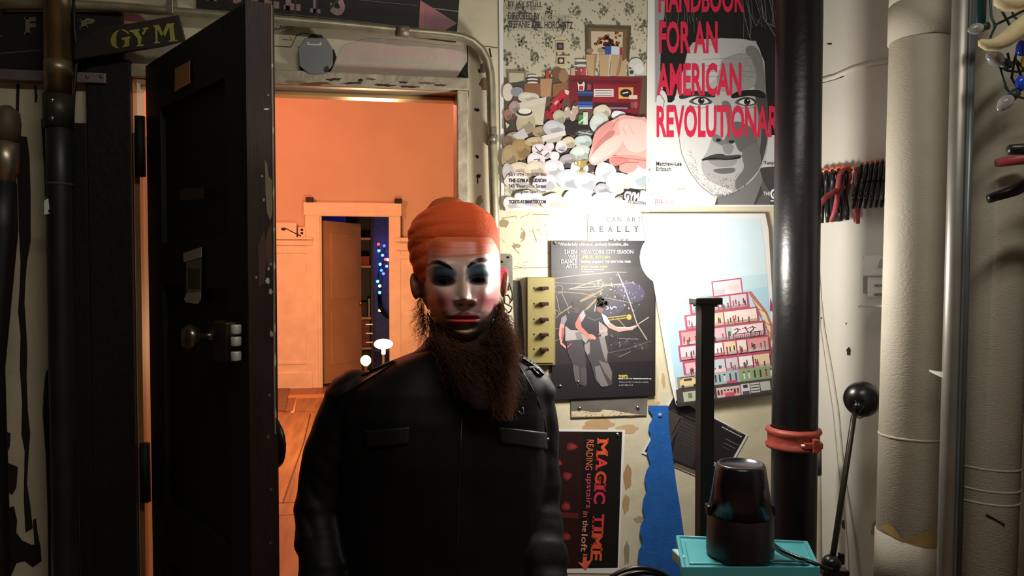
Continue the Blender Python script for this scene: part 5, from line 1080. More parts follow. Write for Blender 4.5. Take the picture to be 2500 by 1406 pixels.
# ------------------------------------------------------------------ the masked person
from mathutils import noise as mnoise
from mathutils.bvhtree import BVHTree
PD = 1.47
bp = onD(1090, 700, PD); PB = Vector((bp.x, bp.y, 0)); PX = PD/FPX
def W(lx, ly, z): return PB+RGT*lx+FWD*ly+UP*z
person = thing('person', 'bearded person in a painted mask, orange turban and black jacket standing in the doorway', 'person', tuple(PB))
def ringpx(v, uL, uR, dc, hd, n=36, e=2.3):
    c = onD((uL+uR)/2, v, dc); a = (uR-uL)/2*dc/FPX; pts = []
    for k in range(n):
        t = 2*math.pi*k/n; x, y = math.cos(t), math.sin(t)
        pts.append(c+RGT*a*math.copysign(abs(x)**(2/e), x)+FWD*hd*math.copysign(abs(y)**(2/e), y))
    return pts
# body: one skin from crown to soles
mb = MB()
hc = onD(1112, 668, 1.492)
mb.ell(hc, RGT*.074, FWD*.086, UP*.105, 28, 18); mb.ell(onD(1122, 770, 1.465), RGT*.05, FWD*.05, UP*.055)
mb.tube([onD(1118, 760, 1.50), onD(1112, 830, 1.51), onD(1105, 900, 1.51)], [.055,.054,.05], 20)
mb.loft([ringpx(v, l+28, r-28, 1.485, h) for v, l, r, h in ((880,1050,1170,.04),(925,950,1250,.06),(970,890,1290,.08),(1100,890,1300,.1),(1280,895,1300,.095),(1400,880,1310,.1),(1500,878,1312,.1))])
mb.ell(W(0, .02, .89), RGT*.135, FWD*.09, UP*.11)
for s in (-1, 1):
    mb.tube([W(s*.085,.02,.86), W(s*.09,.015,.66), W(s*.088,.0,.46), W(s*.088,.02,.40), W(s*.09,.035,.26), W(s*.09,.04,.09)], [.092,.078,.056,.052,.052,.036], 18)
    mb.tube([W(s*.09,.055,.05), W(s*.095,.0,.045), W(s*.105,-.09,.03), W(s*.108,-.15,.022)], [.036,.04,.034,.02], 14)
ARMS = {-1: [(866,968,1.475),(815,1100,1.49),(777,1250,1.47),(786,1390,1.41),(800,1500,1.365)], 1: [(1284,962,1.475),(1302,1090,1.49),(1310,1230,1.47),(1326,1370,1.41),(1338,1490,1.365)]}
for s in (-1, 1):
    P = [onD(*q) for q in ARMS[s]]
    wr = P[-1]; dn_ = (P[-1]-P[-2]).normalized()
    mb.tube(P, [.048,.043,.038,.034,.027], 16)
    # hand: palm, four unequal fingers bent a little, a thumb from the side of the palm
    inn = (RGT*-s*.35-FWD*.9).normalized(); inn = (inn-dn_*inn.dot(dn_)).normalized(); sid = dn_.cross(inn)   # sid along the knuckles
    if sid.dot(FWD) > 0: sid = -sid
    inn2 = RGT*-s; inn2 = (inn2-dn_*inn2.dot(dn_)).normalized(); kn = FWD*-1; kn = (kn-dn_*kn.dot(dn_)-inn2*kn.dot(inn2)).normalized()
    pal = wr+dn_*.058
    mb.obox(wr+dn_*.05, kn*.036, inn2*.012, dn_*.045); mb.ell(pal, kn*.04, inn2*.016, dn_*.05, 16, 10); mb.tube([wr-dn_*.02, wr+dn_*.03], [.026,.026], 14)
    for i, L in enumerate((.070,.080,.075,.058)):
        b = wr+dn_*.094+kn*(.0315-.021*i); q1 = b+dn_*L*.45+inn2*.004; q2 = q1+dn_*L*.32+inn2*.016; q3 = q2+dn_*L*.18+inn2*.018
        mb.tube([b-dn_*.02, b, q1, q2, q3], [.009,.0088,.0084,.0076,.0058], 10)
    tb_ = wr+dn_*.03+kn*.032+inn2*.006; mb.tube([tb_-kn*.01, tb_+kn*.018+dn_*.022+inn2*.008, tb_+kn*.026+dn_*.048+inn2*.016, tb_+kn*.024+dn_*.068+inn2*.02], [.012,.0112,.0098,.0065], 10)
# ears
for (u, v, d, s) in ((1011, 700, 1.475, -1), (1232, 696, 1.50, 1)):
    e = onD(u, v, d); mb.ell(e, RGT*.0075+FWD*.008*s*0, FWD*.020, UP*.026-RGT*s*-.004, 16, 10); mb.tube([e+UP*.022-FWD*.006, e+UP*.024+FWD*.01-RGT*-s*.004, e+UP*.004+FWD*.02, e-UP*.018+FWD*.006], .0055, 8)
M_skin = mat('skin', (150,98,76), .5, var=.08, scale=20)
link_mesh('body', remeshed(mb, .0045, 5), M_skin, person, True, recalc=False)
# jacket
jk = MB()
jk.loft([ringpx(v, l, r, 1.475, h) for v, l, r, h in ((838,1052,1196,.060),(852,1015,1235,.068),(872,965,1278,.080),(900,905,1318,.095),(940,850,1338,.112),(1000,842,1340,.125),(1100,842,1334,.132),(1200,832,1336,.130),(1320,832,1340,.13),(1420,842,1342,.135),(1540,838,1346,.135))])
SLR = {-1: [.052,.056,.0485,.044,.038], 1: [.050,.0525,.050,.047,.040]}
def dense(P, R, n=40):
    P = [Vector(p) for p in P]; out = []; rr_ = []
    m = len(P)-1
    for k in range(n+1):
        t = k/n*m; i = min(int(t), m-1); f = t-i
        p0, p1, p2, p3 = P[max(i-1,0)], P[i], P[i+1], P[min(i+2,m)]
        out.append(.5*((2*p1)+(p2-p0)*f+(2*p0-5*p1+4*p2-p3)*f*f+(3*p1-p0-3*p2+p3)*f**3)); rr_.append(R[i]*(1-f)+R[i+1]*f)
    return out, rr_
for s in (-1, 1):
    P = [onD(*q) for q in ARMS[s]]; D, Rr = dense(P, SLR[s])
    Rr = [r*(1+.045*math.sin(k*1.1+s)*min(1, max(0,(k-12)/10))+.03*math.sin(k*2.3)*min(1, max(0,(k-14)/10))) for k, r in enumerate(Rr)]
    jk.tube(D, Rr, 24); jk.ell(P[0]+UP*.004, RGT*.054, FWD*.058, UP*.05)
    q = P[0]; jk.ell(q+RGT*s*.020+UP*.004, RGT*.038, FWD*.045, UP*.026)
jm = remeshed(jk, .0055, 5)
nv = len(jm.vertices); co = np.empty(nv*3); jm.vertices.foreach_get('co', co); co = co.reshape(-1, 3)
no = np.empty(nv*3); jm.vertices.foreach_get('normal', no); no = no.reshape(-1, 3)
for i in range(nv):
    x, y, z = co[i]; p = Vector((x*7, y*7, z*4.2)); 
    lx = (Vector((x, y, 0))-PB).dot(RGT); arm = min(1, max(0, (abs(lx)-.17)/.05)); lo = min(1, max(0, (1.28-z)/.12))
    d = .007*mnoise.noise(p)+.004*mnoise.noise(p*2.3)+(.010*arm*lo)*(abs(mnoise.noise(Vector((x*9+3, y*9, z*16+x*14))))-.25)
    d += .004*lo*(1-arm)*(mnoise.noise(Vector((x*22, y*12, z*3.5))))
    co[i] += no[i]*d
jm.vertices.foreach_set('co', co.ravel()); jm.update()
M_jk = mat('jacket_black', (6,6,7), .6, var=.25, scale=60, bump=.08, bscale=320, spec=.22)
jb_ = BVHTree.FromPolygons([Vector(q) for q in co], [tuple(p.vertices) for p in jm.polygons])
jacket = link_mesh('jacket', jm, M_jk, person, True, recalc=False)
def onJ(u, v, off=.002):
    d = ray(u, v).normalized(); h = jb_.ray_cast(C0, d)
    if h[0] is not None: return h[0]-d*off
    q = jb_.find_nearest(onD(u, v, 1.44)); return q[0]+q[1]*off
def strip(name, pts, r, m, off=.001, parent=jacket, n=6): return MB().tube([onJ(u, v, off) for u, v in pts], r, n).build(name, m, parent, True)
def patch(name, quad, m, th=.004, nx=14, ny=8, parent=jacket, off=.0015):
    """a piece of cloth lying on the jacket, thick, following its surface"""
    vs = []; 
    for k in (0, 1):
        for j in range(ny+1):
            for i in range(nx+1):
                s, t = i/nx, j/ny
                u = (quad[0][0]*(1-s)+quad[1][0]*s)*(1-t)+(quad[3][0]*(1-s)+quad[2][0]*s)*t; v = (quad[0][1]*(1-s)+quad[1][1]*s)*(1-t)+(quad[3][1]*(1-s)+quad[2][1]*s)*t
                vs.append(onJ(u, v, off+th*k-(.0 if k else .004)))
    N = (nx+1)*(ny+1); fs = []
    for j in range(ny):
        for i in range(nx):
            a0 = j*(nx+1)+i; fs += [(a0,a0+1,a0+nx+2,a0+nx+1), (N+a0,N+a0+nx+1,N+a0+nx+2,N+a0+1)]
    rim = [i for i in range(nx+1)]+[j*(nx+1)+nx for j in range(1, ny+1)]+[ny*(nx+1)+i for i in range(nx-1, -1, -1)]+[j*(nx+1) for j in range(ny-1, 0, -1)]
    for i, q in enumerate(rim): r2 = rim[(i+1) % len(rim)]; fs.append((q, r2, N+r2, N+q))
    return MB().add(vs, fs).build(name, m, parent, True)
M_jk2 = mat('jacket_trim', (10,10,10), .5, var=.2, scale=60)
patch('epaulette', [(1270,868),(1292,862),(1342,905),(1318,918)], M_jk2); patch('epaulette', [(950,872),(968,882),(818,975),(806,958)], M_jk2)
strip('reflective_tab', [(1293,897),(1305,896),(1320,897)], .0022, mat('white_tab', (220,220,216), .4), .006)
patch('pocket_flap', [(1215,1042),(1335,1056),(1338,1098),(1222,1080)], M_jk2); patch('pocket_flap', [(890,1052),(1000,1042),(996,1082),(896,1094)], M_jk2)
strip('seam_piping', [(1258,880),(1275,905),(1298,945),(1318,985),(1330,1030),(1338,1075)], .0012, mat('piping_grey', (70,68,68), .4))
strip('zip', [(1128,1010),(1124,1100),(1120,1200),(1118,1300),(1116,1400)], .0022, M_black, .0005)
eq = onJ(1243, 988, .004); MB().tube([eq+(RGT*math.cos(t*.3142)+UP*math.sin(t*.3142))*.0042 for t in range(21)], .0012, 8).build('eyelet', M_chrome, jacket, True)
strip('pin', [(1266,1003),(1274,1011),(1279,1010),(1278,1000),(1275,993)], .0011, M_chrome, .004)
MB().lathe(onJ(1337, 1072, .002), [(.0035,0),(.003,.002),(.001,.003)], -FWD, 10).build('snap', M_chrome, jacket, True)
# collar
cl = MB(); cl.loft([ringpx(v, l, r, 1.49, h) for v, l, r, h in ((826,1048,1204,.062),(824,1042,1210,.066),(846,1026,1226,.072),(866,1000,1250,.078),(872,1004,1246,.072))], True)
cl.build('collar', M_jk, jacket, True)
# trousers and shoes
tr_ = MB(); tr_.ell(W(0,.02,.88), RGT*.172, FWD*.125, UP*.15, 24, 14)
for s in (-1, 1): tr_.tube([W(s*.088,.02,.88), W(s*.092,.015,.66), W(s*.09,.0,.44), W(s*.092,.03,.24), W(s*.092,.035,.07)], [.1,.088,.072,.066,.066], 20)
link_mesh('trousers', remeshed(tr_, .008, 4), mat('trouser_cloth', (22,22,26), .8, var=.2), person, True, recalc=False)
for s in (-1, 1):
    so = MB(); so.loft([[W(s*.093+dx*w_, y, z) for dx, z in ((-1,.004),(-.95,h*.6),(-.5,h),(.5,h),(.95,h*.6),(1,.004))] for y, w_, h in ((.085,.03,.05),(.06,.042,.075),(.0,.045,.085),(-.07,.05,.062),(-.14,.052,.048),(-.185,.042,.036),(-.205,.02,.024))])
    so.build('shoe', mat('shoe_black', (16,15,15), .3), person, True)
# turban
TR = [(494,1108,1134,.02),(497,1084,1156,.045),(502,1064,1168,.058),(511,1042,1182,.072),(525,1022,1200,.083),(546,1006,1211,.090),(565,997,1217,.093),(585,995,1219,.0935),(612,998,1221,.094),(640,1005,1222,.094),(662,1012,1221,.092),(680,1018,1218,.09),(692,1026,1212,.082),(698,1040,1200,.068)]
def interp(x, xs, ys): return float(np.interp(x, xs, ys))
tvs = [t[0] for t in TR]; rings = []
for v in np.concatenate([np.linspace(494, 506, 8), np.linspace(509, 698, 64)]):
    l, r, h = (interp(v, tvs, [t[j] for t in TR]) for j in (1, 2, 3))
    rg = ringpx(v, l, r, 1.488, h, 96, 2.05); c = sum(rg, Vector())/96; out = []
    for k, p in enumerate(rg):
        t = 2*math.pi*k/96; side = (1-math.cos(t))/2          # 1 on the wearer's side that shows folds
        front = max(0, -math.sin(t))
        ph = v*.11+front*3.2-side*2.2; f = .016*(abs(math.sin(ph*.9))-.6)*(side*.9+.12)+.010*math.sin(v*.055+3*math.cos(t-.7))*(.35+.3*side)+.006*mnoise.noise(Vector((math.cos(t)*3, math.sin(t)*3, v*.04)))
        if v > 576 and v < 592: f -= .010*front*math.exp(-((v-586)/4)**2)
        f *= 1.7*min(1, (v-492)/30)
        out.append(c+(p-c)*(1+f))
    rings.append(out)
M_tur = mat('orange_cloth', (238,92,34), .75, var=.10, scale=6, bump=.25, bscale=260)
turban = MB().loft(rings).build('turban', M_tur, person, True)
kn_ = MB(); kc = onD(1088, 513, 1.545)
rg = []
for j in range(15):
    t = math.pi*(j+.02)/14.04; rg.append([kc+UP*-math.cos(t)*.027+(RGT*math.cos(a_)*.040*(1+.05*math.sin(a_*5+j*.8))+FWD*math.sin(a_)*.042)*math.sin(t)-RGT*.006*math.cos(t) for a_ in [2*math.pi*k/40 for k in range(40)]])
kn_.loft(rg).build('turban_knot', mat('orange_cloth_knot', (206,96,34), .75, var=.1, scale=8), turban, True)
# mask
EDG = [(578,1042,1204),(584,1033,1210),(596,1028,1215),(620,1025,1219),(660,1025,1222),(700,1029,1222),(730,1036,1219),(760,1048,1211),(785,1061,1202),(805,1077,1190),(820,1094,1177),(830,1110,1163),(838,1126,1147)]
ev = [q[0] for q in EDG]
def gs(x, s): return math.exp(-(x/s)**2)
def sm(x, a_, b_): t = min(1, max(0, (x-a_)/(b_-a_))); return t*t*(3-2*t)
def segd(u, v, pts):
    best = (1e9, 0); L = len(pts)-1
    for i in range(L):
        (x0, y0), (x1, y1) = pts[i], pts[i+1]; dx, dy = x1-x0, y1-y0; t = min(1, max(0, ((u-x0)*dx+(v-y0)*dy)/(dx*dx+dy*dy))); d = math.hypot(u-x0-t*dx, v-y0-t*dy)
        if d < best[0]: best = (d, (i+t)/L)
    return best
BROWL = [(1046,648),(1056,641),(1070,640),(1084,645),(1095,651),(1104,658)]; BROWR = [(1143,652),(1152,643),(1164,636),(1178,634),(1190,637),(1199,643)]
def paint(u, v, s):
    c = np.array([212,180,168.]); 
    def mx(c2, t): nonlocal c; c = c*(1-t)+np.array(c2, float)*t
    mid = 1-sm(abs(s), .66, .9)
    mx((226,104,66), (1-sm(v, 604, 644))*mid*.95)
    for k, y in enumerate((597, 608, 619)):
        mx((120,50,36), .22*gs(v-y-8*math.sin((u-1125)/60+1.5+k*.4), 1.8)*mid)
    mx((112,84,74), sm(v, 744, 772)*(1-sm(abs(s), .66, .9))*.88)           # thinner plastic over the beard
    mx((206,176,166), .75*gs(u-1135, 16)*gs(v-813, 12)); mx((208,190,184), .6*gs(u-1127, 12)*gs(v-755, 6))  # chin highlight put into the colour, and a paler upper lip
    for (x, y, rx, ry, t) in ((1076,738,25,23,.8),(1192,732,25,24,.8)): mx((178,52,70), t*math.exp(-((u-x)/rx)**2-((v-y)/ry)**2))
    for (x, y, rx, ry, r) in ((1078,668,40,22,0),(1174,664,40,22,0)):
        q = ((u-x)/rx)**2+((v-y)/ry)**2; mx((62,92,116), .92*(1-sm(q, .45, 1.15)))
    for x, y, rx, ry in ((1082,686,34,15),(1168,682,33,15)):
        q = ((u-x)/rx)**2+((v-y)/ry)**2; mx((26,22,28), .9*(1-sm(q, .4, 1.15)))  # eye sockets darkened: their shade put into the colour
    for B in (BROWL, BROWR):
        d, t = segd(u, v, B); wd = 5.2*math.sin(math.pi*min(.97, max(.10, t if B is BROWR else t)))**.5; mx((12,10,14), 1-sm(d, wd-1.2, wd+1.2))
    # lips
    x = (u-1131)/42
    if abs(x) < 1:
        seam = 777+2*x*x; top = 777-(13+3*gs(abs(x)-.22, .16)-4*gs(x, .1))*(1-abs(x)**1.6); botm = 777+16*(1-abs(x)**2)
        if top < v <= seam: mx((140,22,34), sm(v-top, -.5, 2))
        elif seam < v < botm: mx((214,58,66), sm(botm-v, -.5, 3))
        mx((60,8,16), .9*gs(v-seam, 1.3)*(1-sm(abs(x), .8, 1)))
    for x_ in (1122, 1150): mx((50,22,24), .85*math.exp(-((u-x_)/6)**2-((v-744)/3.2)**2))
    mx((150,110,104), .35*math.exp(-((u-1135)/24)**2-((v-747)/5)**2))  # shade beneath the nose put into the colour
    return c
def relief(u, v):
    h = 0
    rid = sm(v, 655, 728)*(1-sm(v, 730, 744)); h += (.006+.019*rid)*gs(u-(1134+.02*(v-690)), 11+6*rid)*sm(v, 640, 670)*(1-sm(v, 735, 748))
    h += .007*math.exp(-((u-1136)/12)**2-((v-727)/10)**2)
    for x_ in (1115, 1157): h += .008*math.exp(-((u-x_)/8)**2-((v-735)/8)**2)
    for x_, y_ in ((1083,686),(1170,682)): h -= .012*math.exp(-((u-x_)/27)**2-((v-y_)/15)**2); h += .004*math.exp(-((u-x_)/18)**2-((v-y_+1)/7)**2)
    for x_, y_ in ((1078,646),(1170,642)): h += .004*math.exp(-((u-x_)/28)**2-((v-y_)/9)**2)
    for x_, y_ in ((1073,722),(1190,718)): h += .006*math.exp(-((u-x_)/26)**2-((v-y_)/24)**2)
    x = (u-1131)/44
    if abs(x) < 1.3:
        k = max(0, 1-abs(x)**2); h += .009*k*gs(v-770, 6)+.011*k*gs(v-785, 7)-.006*k*gs(v-777.5, 2.2)
    h -= .004*math.exp(-((u-1132)/24)**2-((v-801)/6)**2); h += .009*math.exp(-((u-1134)/22)**2-((v-818)/13)**2)
    return h
NS, NV = 130, 170
vs = []; cols = []; keep = []
for j in range(NV+1):
    v = 578+260*j/NV; l, r = interp(v, ev, [q[1] for q in EDG]), interp(v, ev, [q[2] for q in EDG])
    D = interp(v, [578,590,620,680,760,810,838], [.070,.080,.088,.092,.090,.080,.055])
    for i in range(NS+1):
        s = -1+2*i/NS; s_ = math.copysign(abs(s)**.9, s); u = (l+r)/2+(r-l)/2*s_
        d = 1.468-(D+.016)*(1-abs(s_)**4.2)-relief(u, v)*(1-abs(s_)**6)
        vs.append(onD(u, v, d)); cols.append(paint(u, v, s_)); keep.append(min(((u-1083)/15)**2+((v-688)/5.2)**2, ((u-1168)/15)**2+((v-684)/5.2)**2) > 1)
fs = []
for j in range(NV):
    for i in range(NS):
        q = (j*(NS+1)+i, j*(NS+1)+i+1, (j+1)*(NS+1)+i+1, (j+1)*(NS+1)+i)
        if all(keep[x] for x in q): fs.append(q)
me = bpy.data.meshes.new('mask'); me.from_pydata([tuple(p) for p in vs], [], fs); me.update()
at = me.color_attributes.new('Col', 'FLOAT_COLOR', 'POINT'); at.data.foreach_set('color', [x for c in cols for x in (*lin(c), 1.0)])
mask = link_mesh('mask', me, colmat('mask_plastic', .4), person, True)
sd2 = mask.modifiers.new('shell', 'SOLIDIFY'); sd2.thickness = .0014; sd2.offset = -1
for x_, y_ in ((1083,688),(1168,684)):
    ec = onD(x_, y_, 1.407); e = MB().ell(ec, RGT*.0125, FWD*.0125, UP*.0125, 20, 14).build('eye', mat('eye_white', (200,190,180), .25), person, True)
    ir = ec-FWD*.0112; MB().lathe(ir, [(.0055,-.0005),(.0055,.001),(.003,.0016),(.0005,.0018)], -FWD, 16).build('iris', mat('iris_brown', (40,24,16), .15), e, True)
# beard: a soft core and many crimped strands
core = MB().loft([ringpx(v, l, r, d, h, 24, 2) for v, l, r, d, h in ((770,1062,1200,1.46,.03),(812,1064,1204,1.44,.034),(850,1078,1202,1.395,.032),(900,1096,1200,1.352,.024),(960,1124,1200,1.330,.018),(1000,1150,1196,1.326,.010))])
M_hair = mat('beard_hair', (100,70,52), .75, var=.35, scale=30, spec=.15)
_nt = M_hair.node_tree; _b = _nt.nodes['Principled BSDF']; _tr = _nt.nodes.new('ShaderNodeBsdfTranslucent'); _mx = _nt.nodes.new('ShaderNodeMixShader'); _mx.inputs[0].default_value = .55
_tr.inputs[0].default_value = (*lin((146,98,66)), 1); _nt.links.new(_b.outputs[0], _mx.inputs[1]); _nt.links.new(_tr.outputs[0], _mx.inputs[2]); _nt.links.new(_mx.outputs[0], _nt.nodes['Material Output'].inputs[0])
beard = link_mesh('beard', remeshed(core, .006, 4), mat('beard_core', (30,19,13), .8), person, True, recalc=False)
def strands(n, rootf, tipf, amp, r0, seg=22, seed=3):
    g_ = random.Random(seed); V = []; Fc = []
    for q in range(n):
        a_ = g_.random(); ru, rv, rd = rootf(a_, g_); tu, tv, td = tipf(a_, g_, ru, rv, rd)
        A = amp*g_.uniform(.5, 1.3); fr = g_.uniform(5, 11)*max(.3, abs(tv-rv)/170); p1, p2 = g_.uniform(0, 6.3), g_.uniform(0, 6.3); sw = g_.uniform(-16, 16); r = r0*g_.uniform(.7, 1.2)
        P = []
        for k in range(seg):
            t = k/(seg-1); e = min(1, t*3)
            u = ru+(tu-ru)*t+sw*math.sin(math.pi*t)*.6+A*e*math.sin(2*math.pi*fr*t+p1); v = rv+(tv-rv)*t**.9+.5*A*e*math.sin(2*math.pi*fr*t*.8+p2); d = rd+(td-rd)*sm(t, 0, .55)+e*A*PX*.8*math.cos(2*math.pi*fr*t+p2)
            P.append(onD(u, v, d))
        b = len(V)
        for k, p in enumerate(P):
            t = (P[min(k+1, seg-1)]-P[max(k-1, 0)]).normalized(); nx = t.cross(FWD); nx = nx.normalized() if nx.length > 1e-5 else RGT; bn = t.cross(nx); rk_ = r*(1-.6*(k/(seg-1)))
            for m_ in range(3): an = 2*math.pi*m_/3; V.append(p+(nx*math.cos(an)+bn*math.sin(an))*rk_)
        for k in range(seg-1):
            for m_ in range(3): Fc.append((b+k*3+m_, b+k*3+(m_+1) % 3, b+(k+1)*3+(m_+1) % 3, b+(k+1)*3+m_))
    return V, Fc
def root_main(a_, g_):
    # along the jaw from one ear under the chin to the other, denser on the lit side
    t = a_**.62; k = [(1036,748),(1050,785),(1075,815),(1110,836),(1140,838),(1170,826),(1196,800),(1212,765),(1222,735)]
    x = t*8; i = min(7, int(x)); f = x-i; u = k[i][0]*(1-f)+k[i+1][0]*f+g_.uniform(-5,8); v = k[i][1]*(1-f)+k[i+1][1]*f+g_.uniform(-4,14); return u, v, 1.45+g_.uniform(-.012,.02)
def tip_main(a_, g_, u, v, d):
    t = a_**.62
    if t > .55: tu = u*.5+622+g_.gauss(14, 24); tv = g_.uniform(860, 1030) if g_.random() < .75 else g_.uniform(820, 900); tu = min(tu, 1268-max(0, (tv-950))*.25+g_.uniform(-6,6))
    else: tu = 1150+(u-1130)*.45+g_.gauss(24, 26); tv = g_.uniform(850, 985)
    return tu, tv, 1.322+g_.uniform(-.02, .03)
V1, F1 = strands(1700, root_main, tip_main, 5.5, .00052)
def root_l(a_, g_): return 1028+12*a_+g_.uniform(-5,5), 715+90*a_+g_.uniform(-8,8), 1.462+g_.uniform(-.01,.02)
def tip_l(a_, g_, u, v, d): return u+g_.uniform(-34, 6)+a_*4, v+g_.uniform(20, 70), d+g_.uniform(-.02,.02)
V2, F2 = strands(170, root_l, tip_l, 4.5, .00036, 16, 9)
def root_r(a_, g_): return 1220+g_.uniform(-6,6), 740+60*a_, 1.462+g_.uniform(-.02,.02)
def tip_r(a_, g_, u, v, d): return 1246+g_.gauss(4,14), v+g_.uniform(60,240), 1.40+g_.uniform(-.05,.05)
V3, F3 = strands(520, root_r, tip_r, 7.5, .00062, 22, 12)
ms = MB().add(V1, F1); ms.add(V2, F2); ms.add(V3, F3)
me = ms.mesh('beard_strands'); link_mesh('beard_strands', me, M_hair, beard, True, recalc=False)
# ------------------------------------------------------------------ things in the hall
# boxes and wiring on the wainscot cap
def onH(u, v, dy=0): return onY(u, v, YB-dy)
bx = thing('wiring_box', 'open pale wiring box with a loose lead sitting on the wainscot cap', 'electrical box', tuple(onH(700, 573, .05)))
q0, q1 = onH(640, 572, .09), onH(724, 544, .05)
MB().box((q0.x, YB-.09, zr), (q1.x, YB, q1.z)).build('box', MATS['hall_woodwork'], bx, bevel=.004)
MB().tube([onH(u, v, .094) for u, v in ((688,560),(696,557),(704,561),(712,565),(722,570),(735,576))], .006, 6).build('lead', M_black, bx, True)
MB().ell(onH(692, 559, .094), (.03,0,0), (0,.01,0), (0,0,.018), 10, 6).build('connector', M_black, bx)
ot = thing('wall_outlet', 'small outlet box with two dark sockets beside the wiring box', 'outlet', tuple(onH(736, 573, .05)))
q0, q1 = onH(728, 573, .08), onH(746, 555, .05)
MB().box((q0.x, YB-.085, zr), (q1.x, YB, q1.z)).build('box', MATS['hall_woodwork'], ot, bevel=.004)
for v in (561, 569): MB().lathe(onH(737, v, .086), [(.017,-.002),(.017,.003)], (0,-1,0), 12).build('socket', M_black, ot)
tag(MB().tube([onH(u, v, .01) for u, v in ((748,552),(748,545),(746,520),(747,500),(752,495))], .008, 6).build('surface_cable', mat('ochre_cable', (120,80,50), .6), None, True), 'cable running from the wiring box up beside the inner doorway', 'cable')
tag(MB().tube([onH(u, v, .01) for u, v in ((972,497),(979,500),(981,540),(981,585))], .008, 6).build('surface_cable', MATS['ochre_cable'], None, True), 'cable dropping from the inner doorway corner behind the turban', 'cable')
for u, v, lab in ((756,489,'small dark speaker box on the inner door casing corner nearest the wiring box'),(972,496,'small dark speaker box on the inner door casing corner nearest the turban')):
    q = onH(u, v, .05); o = MB().box((q.x-.045, YB-.09, ftop), (q.x+.045, YB, ftop+.06)).build('corner_box', M_black, None, bevel=.004); tag(o, lab, 'box')
# loose plates and boxes on the hall floor
def floorplate(name, pts, th, m, label, cat):
    P = [onZ(u, v, 0) for u, v in pts]; return tag(MB().prism([p+UP*.001 for p in P], UP*th).build(name, m, None), label, cat)
floorplate('floor_hatch', [(640,948),(707,949),(697,1004),(640,1005)], .012, mat('hatch_brown', (120,86,62), .5, var=.2), 'dark hatch plate on the hall floor by the black door edge', 'floor plate')
floorplate('floor_hatch', [(704,974),(724,972),(712,1006),(697,1006)], .008, mat('hatch_tan', (140,100,60), .5, var=.2), 'narrow tan hatch plate beside the dark hatch plate', 'floor plate')
floorplate('floor_strip', [(700,966),(800,962),(798,970),(704,975)], .006, mat('strip_tan', (215,160,110), .5), 'pale floor strip lying across the hall before the inner doorway', 'floor strip')
floorplate('floor_hatch', [(742,938),(790,934),(770,962),(734,964)], .004, mat('hatch_red', (160,110,84), .5), 'reddish floor plate by the inner doorway', 'floor plate')
P = [onZ(u, v, .004) for u, v in ((724,974),(716,1005),(711,1007))]; tag(MB().tube(P, .012, 6).build('floor_rod', mat('pale_rod', (240,200,140), .4), None, True), 'pale rod lying along the narrow hatch plate', 'rod')
seam = MB()
for l in ([(758,1010),(742,1080),(712,1165),(690,1230)], [(676,1004),(770,1006)], [(676,1228),(725,1226)], [(676,1258),(722,1256)]):
    P = [onZ(u, v, .0) for u, v in l]
    for p, q in zip(P[:-1], P[1:]):
        d = (q-p).normalized(); n = Vector((-d.y, d.x, 0))*.006; seam.add([p+n+UP*.0006, q+n+UP*.0006, q-n+UP*.0006, p-n+UP*.0006], [(0,1,2,3)])
seam.build('board_seam', mat('seam_brown', (70,44,26), .7), fl)
# small lamps glowing low in the hall
def globe_lamp(u, v, dep, r, label, shade):
    c = onD(u, v, dep); t = thing('globe_lamp', label, 'lamp', (c.x, c.y, 0)); 
    MB().lathe((c.x, c.y, 0), [(.12,0),(.12,.015),(.014,.03),(.012,c.z-r*1.3),(.02,c.z-r*1.0)], UP, 20).build('stand', M_steel, t, True)
    gm = mat('warm_glow', (255,214,130), .5, var=0, emis=26)
    if shade:
        MB().ell(c+UP*r*.25, (r*1.35,0,0), (0,r*1.35,0), (0,0,r*.72), 20, 12).build('globe', gm, t, True); MB().tube([c-UP*r*1.2, c-UP*r*.3], r*.28, 12).build('neck', gm, t, True)
    else: MB().ell(c, (r,0,0), (0,r,0), (0,0,r), 20, 12).build('globe', gm, t, True)
    light('globe_lamp_glow', 'POINT', c-FWD*(r+.08)*0+UP*(r*1.2+.12), 45, (1,.6,.3), shadow_soft_size=.06)
    return t
globe_lamp(893, 880, 6.2, .042, 'small round glowing lamp low in the hall, lower of two above the person\'s shoulder', False)
globe_lamp(936, 844, 7.0, .064, 'mushroom-shaped glowing lamp in the hall, higher of two above the person\'s shoulder', True)
# shelving inside the blue room
SX0, SX1 = onY(846, 700, 10.9).x, onY(911, 700, 10.9).x; SY0, SY1 = 10.9, 11.5
sf = thing('shelving_unit', 'dark shelving unit with red-lit shelf edges just inside the blue room', 'shelving', ((SX0+SX1)/2, (SY0+SY1)/2, 0))
M_dk = mat('shelf_dark', (60,42,34), .5)
for x in (SX0, SX1-.03):
    MB().box((x, SY0, 0), (x+.03, SY1, 2.35)).build('side_panel', M_dk, sf)
MB().box((SX0, SY1-.02, 0), (SX1, SY1, 2.35)).build('back_panel', M_dk, sf)
M_shelf = mat('shelf_orange', (245,190,160), .4)
for v in (582, 650, 776, 850):
    z = onY(890, v, SY0).z; MB().box((SX0+.03, SY0-.01, z-.02), (SX1-.031, SY1-.02, z+.012)).build('shelf', M_shelf, sf, bevel=.003)
zs = [onY(890, v, SY0).z for v in (850, 776)]
dr_ = thing('drawer_cabinet', 'reddish drawer cabinet standing on the lowest lit shelf', 'cabinet', ((SX0+SX1)/2, SY0+.3, zs[0]+.012))
MB().box((SX0+.05, SY0+.03, zs[0]+.013), (SX1-.05, SY0+.5, zs[1]-.025)).build('body', mat('drawer_red', (140,70,46), .5), dr_, bevel=.004)
hz = zs[1]-zs[0]-.05
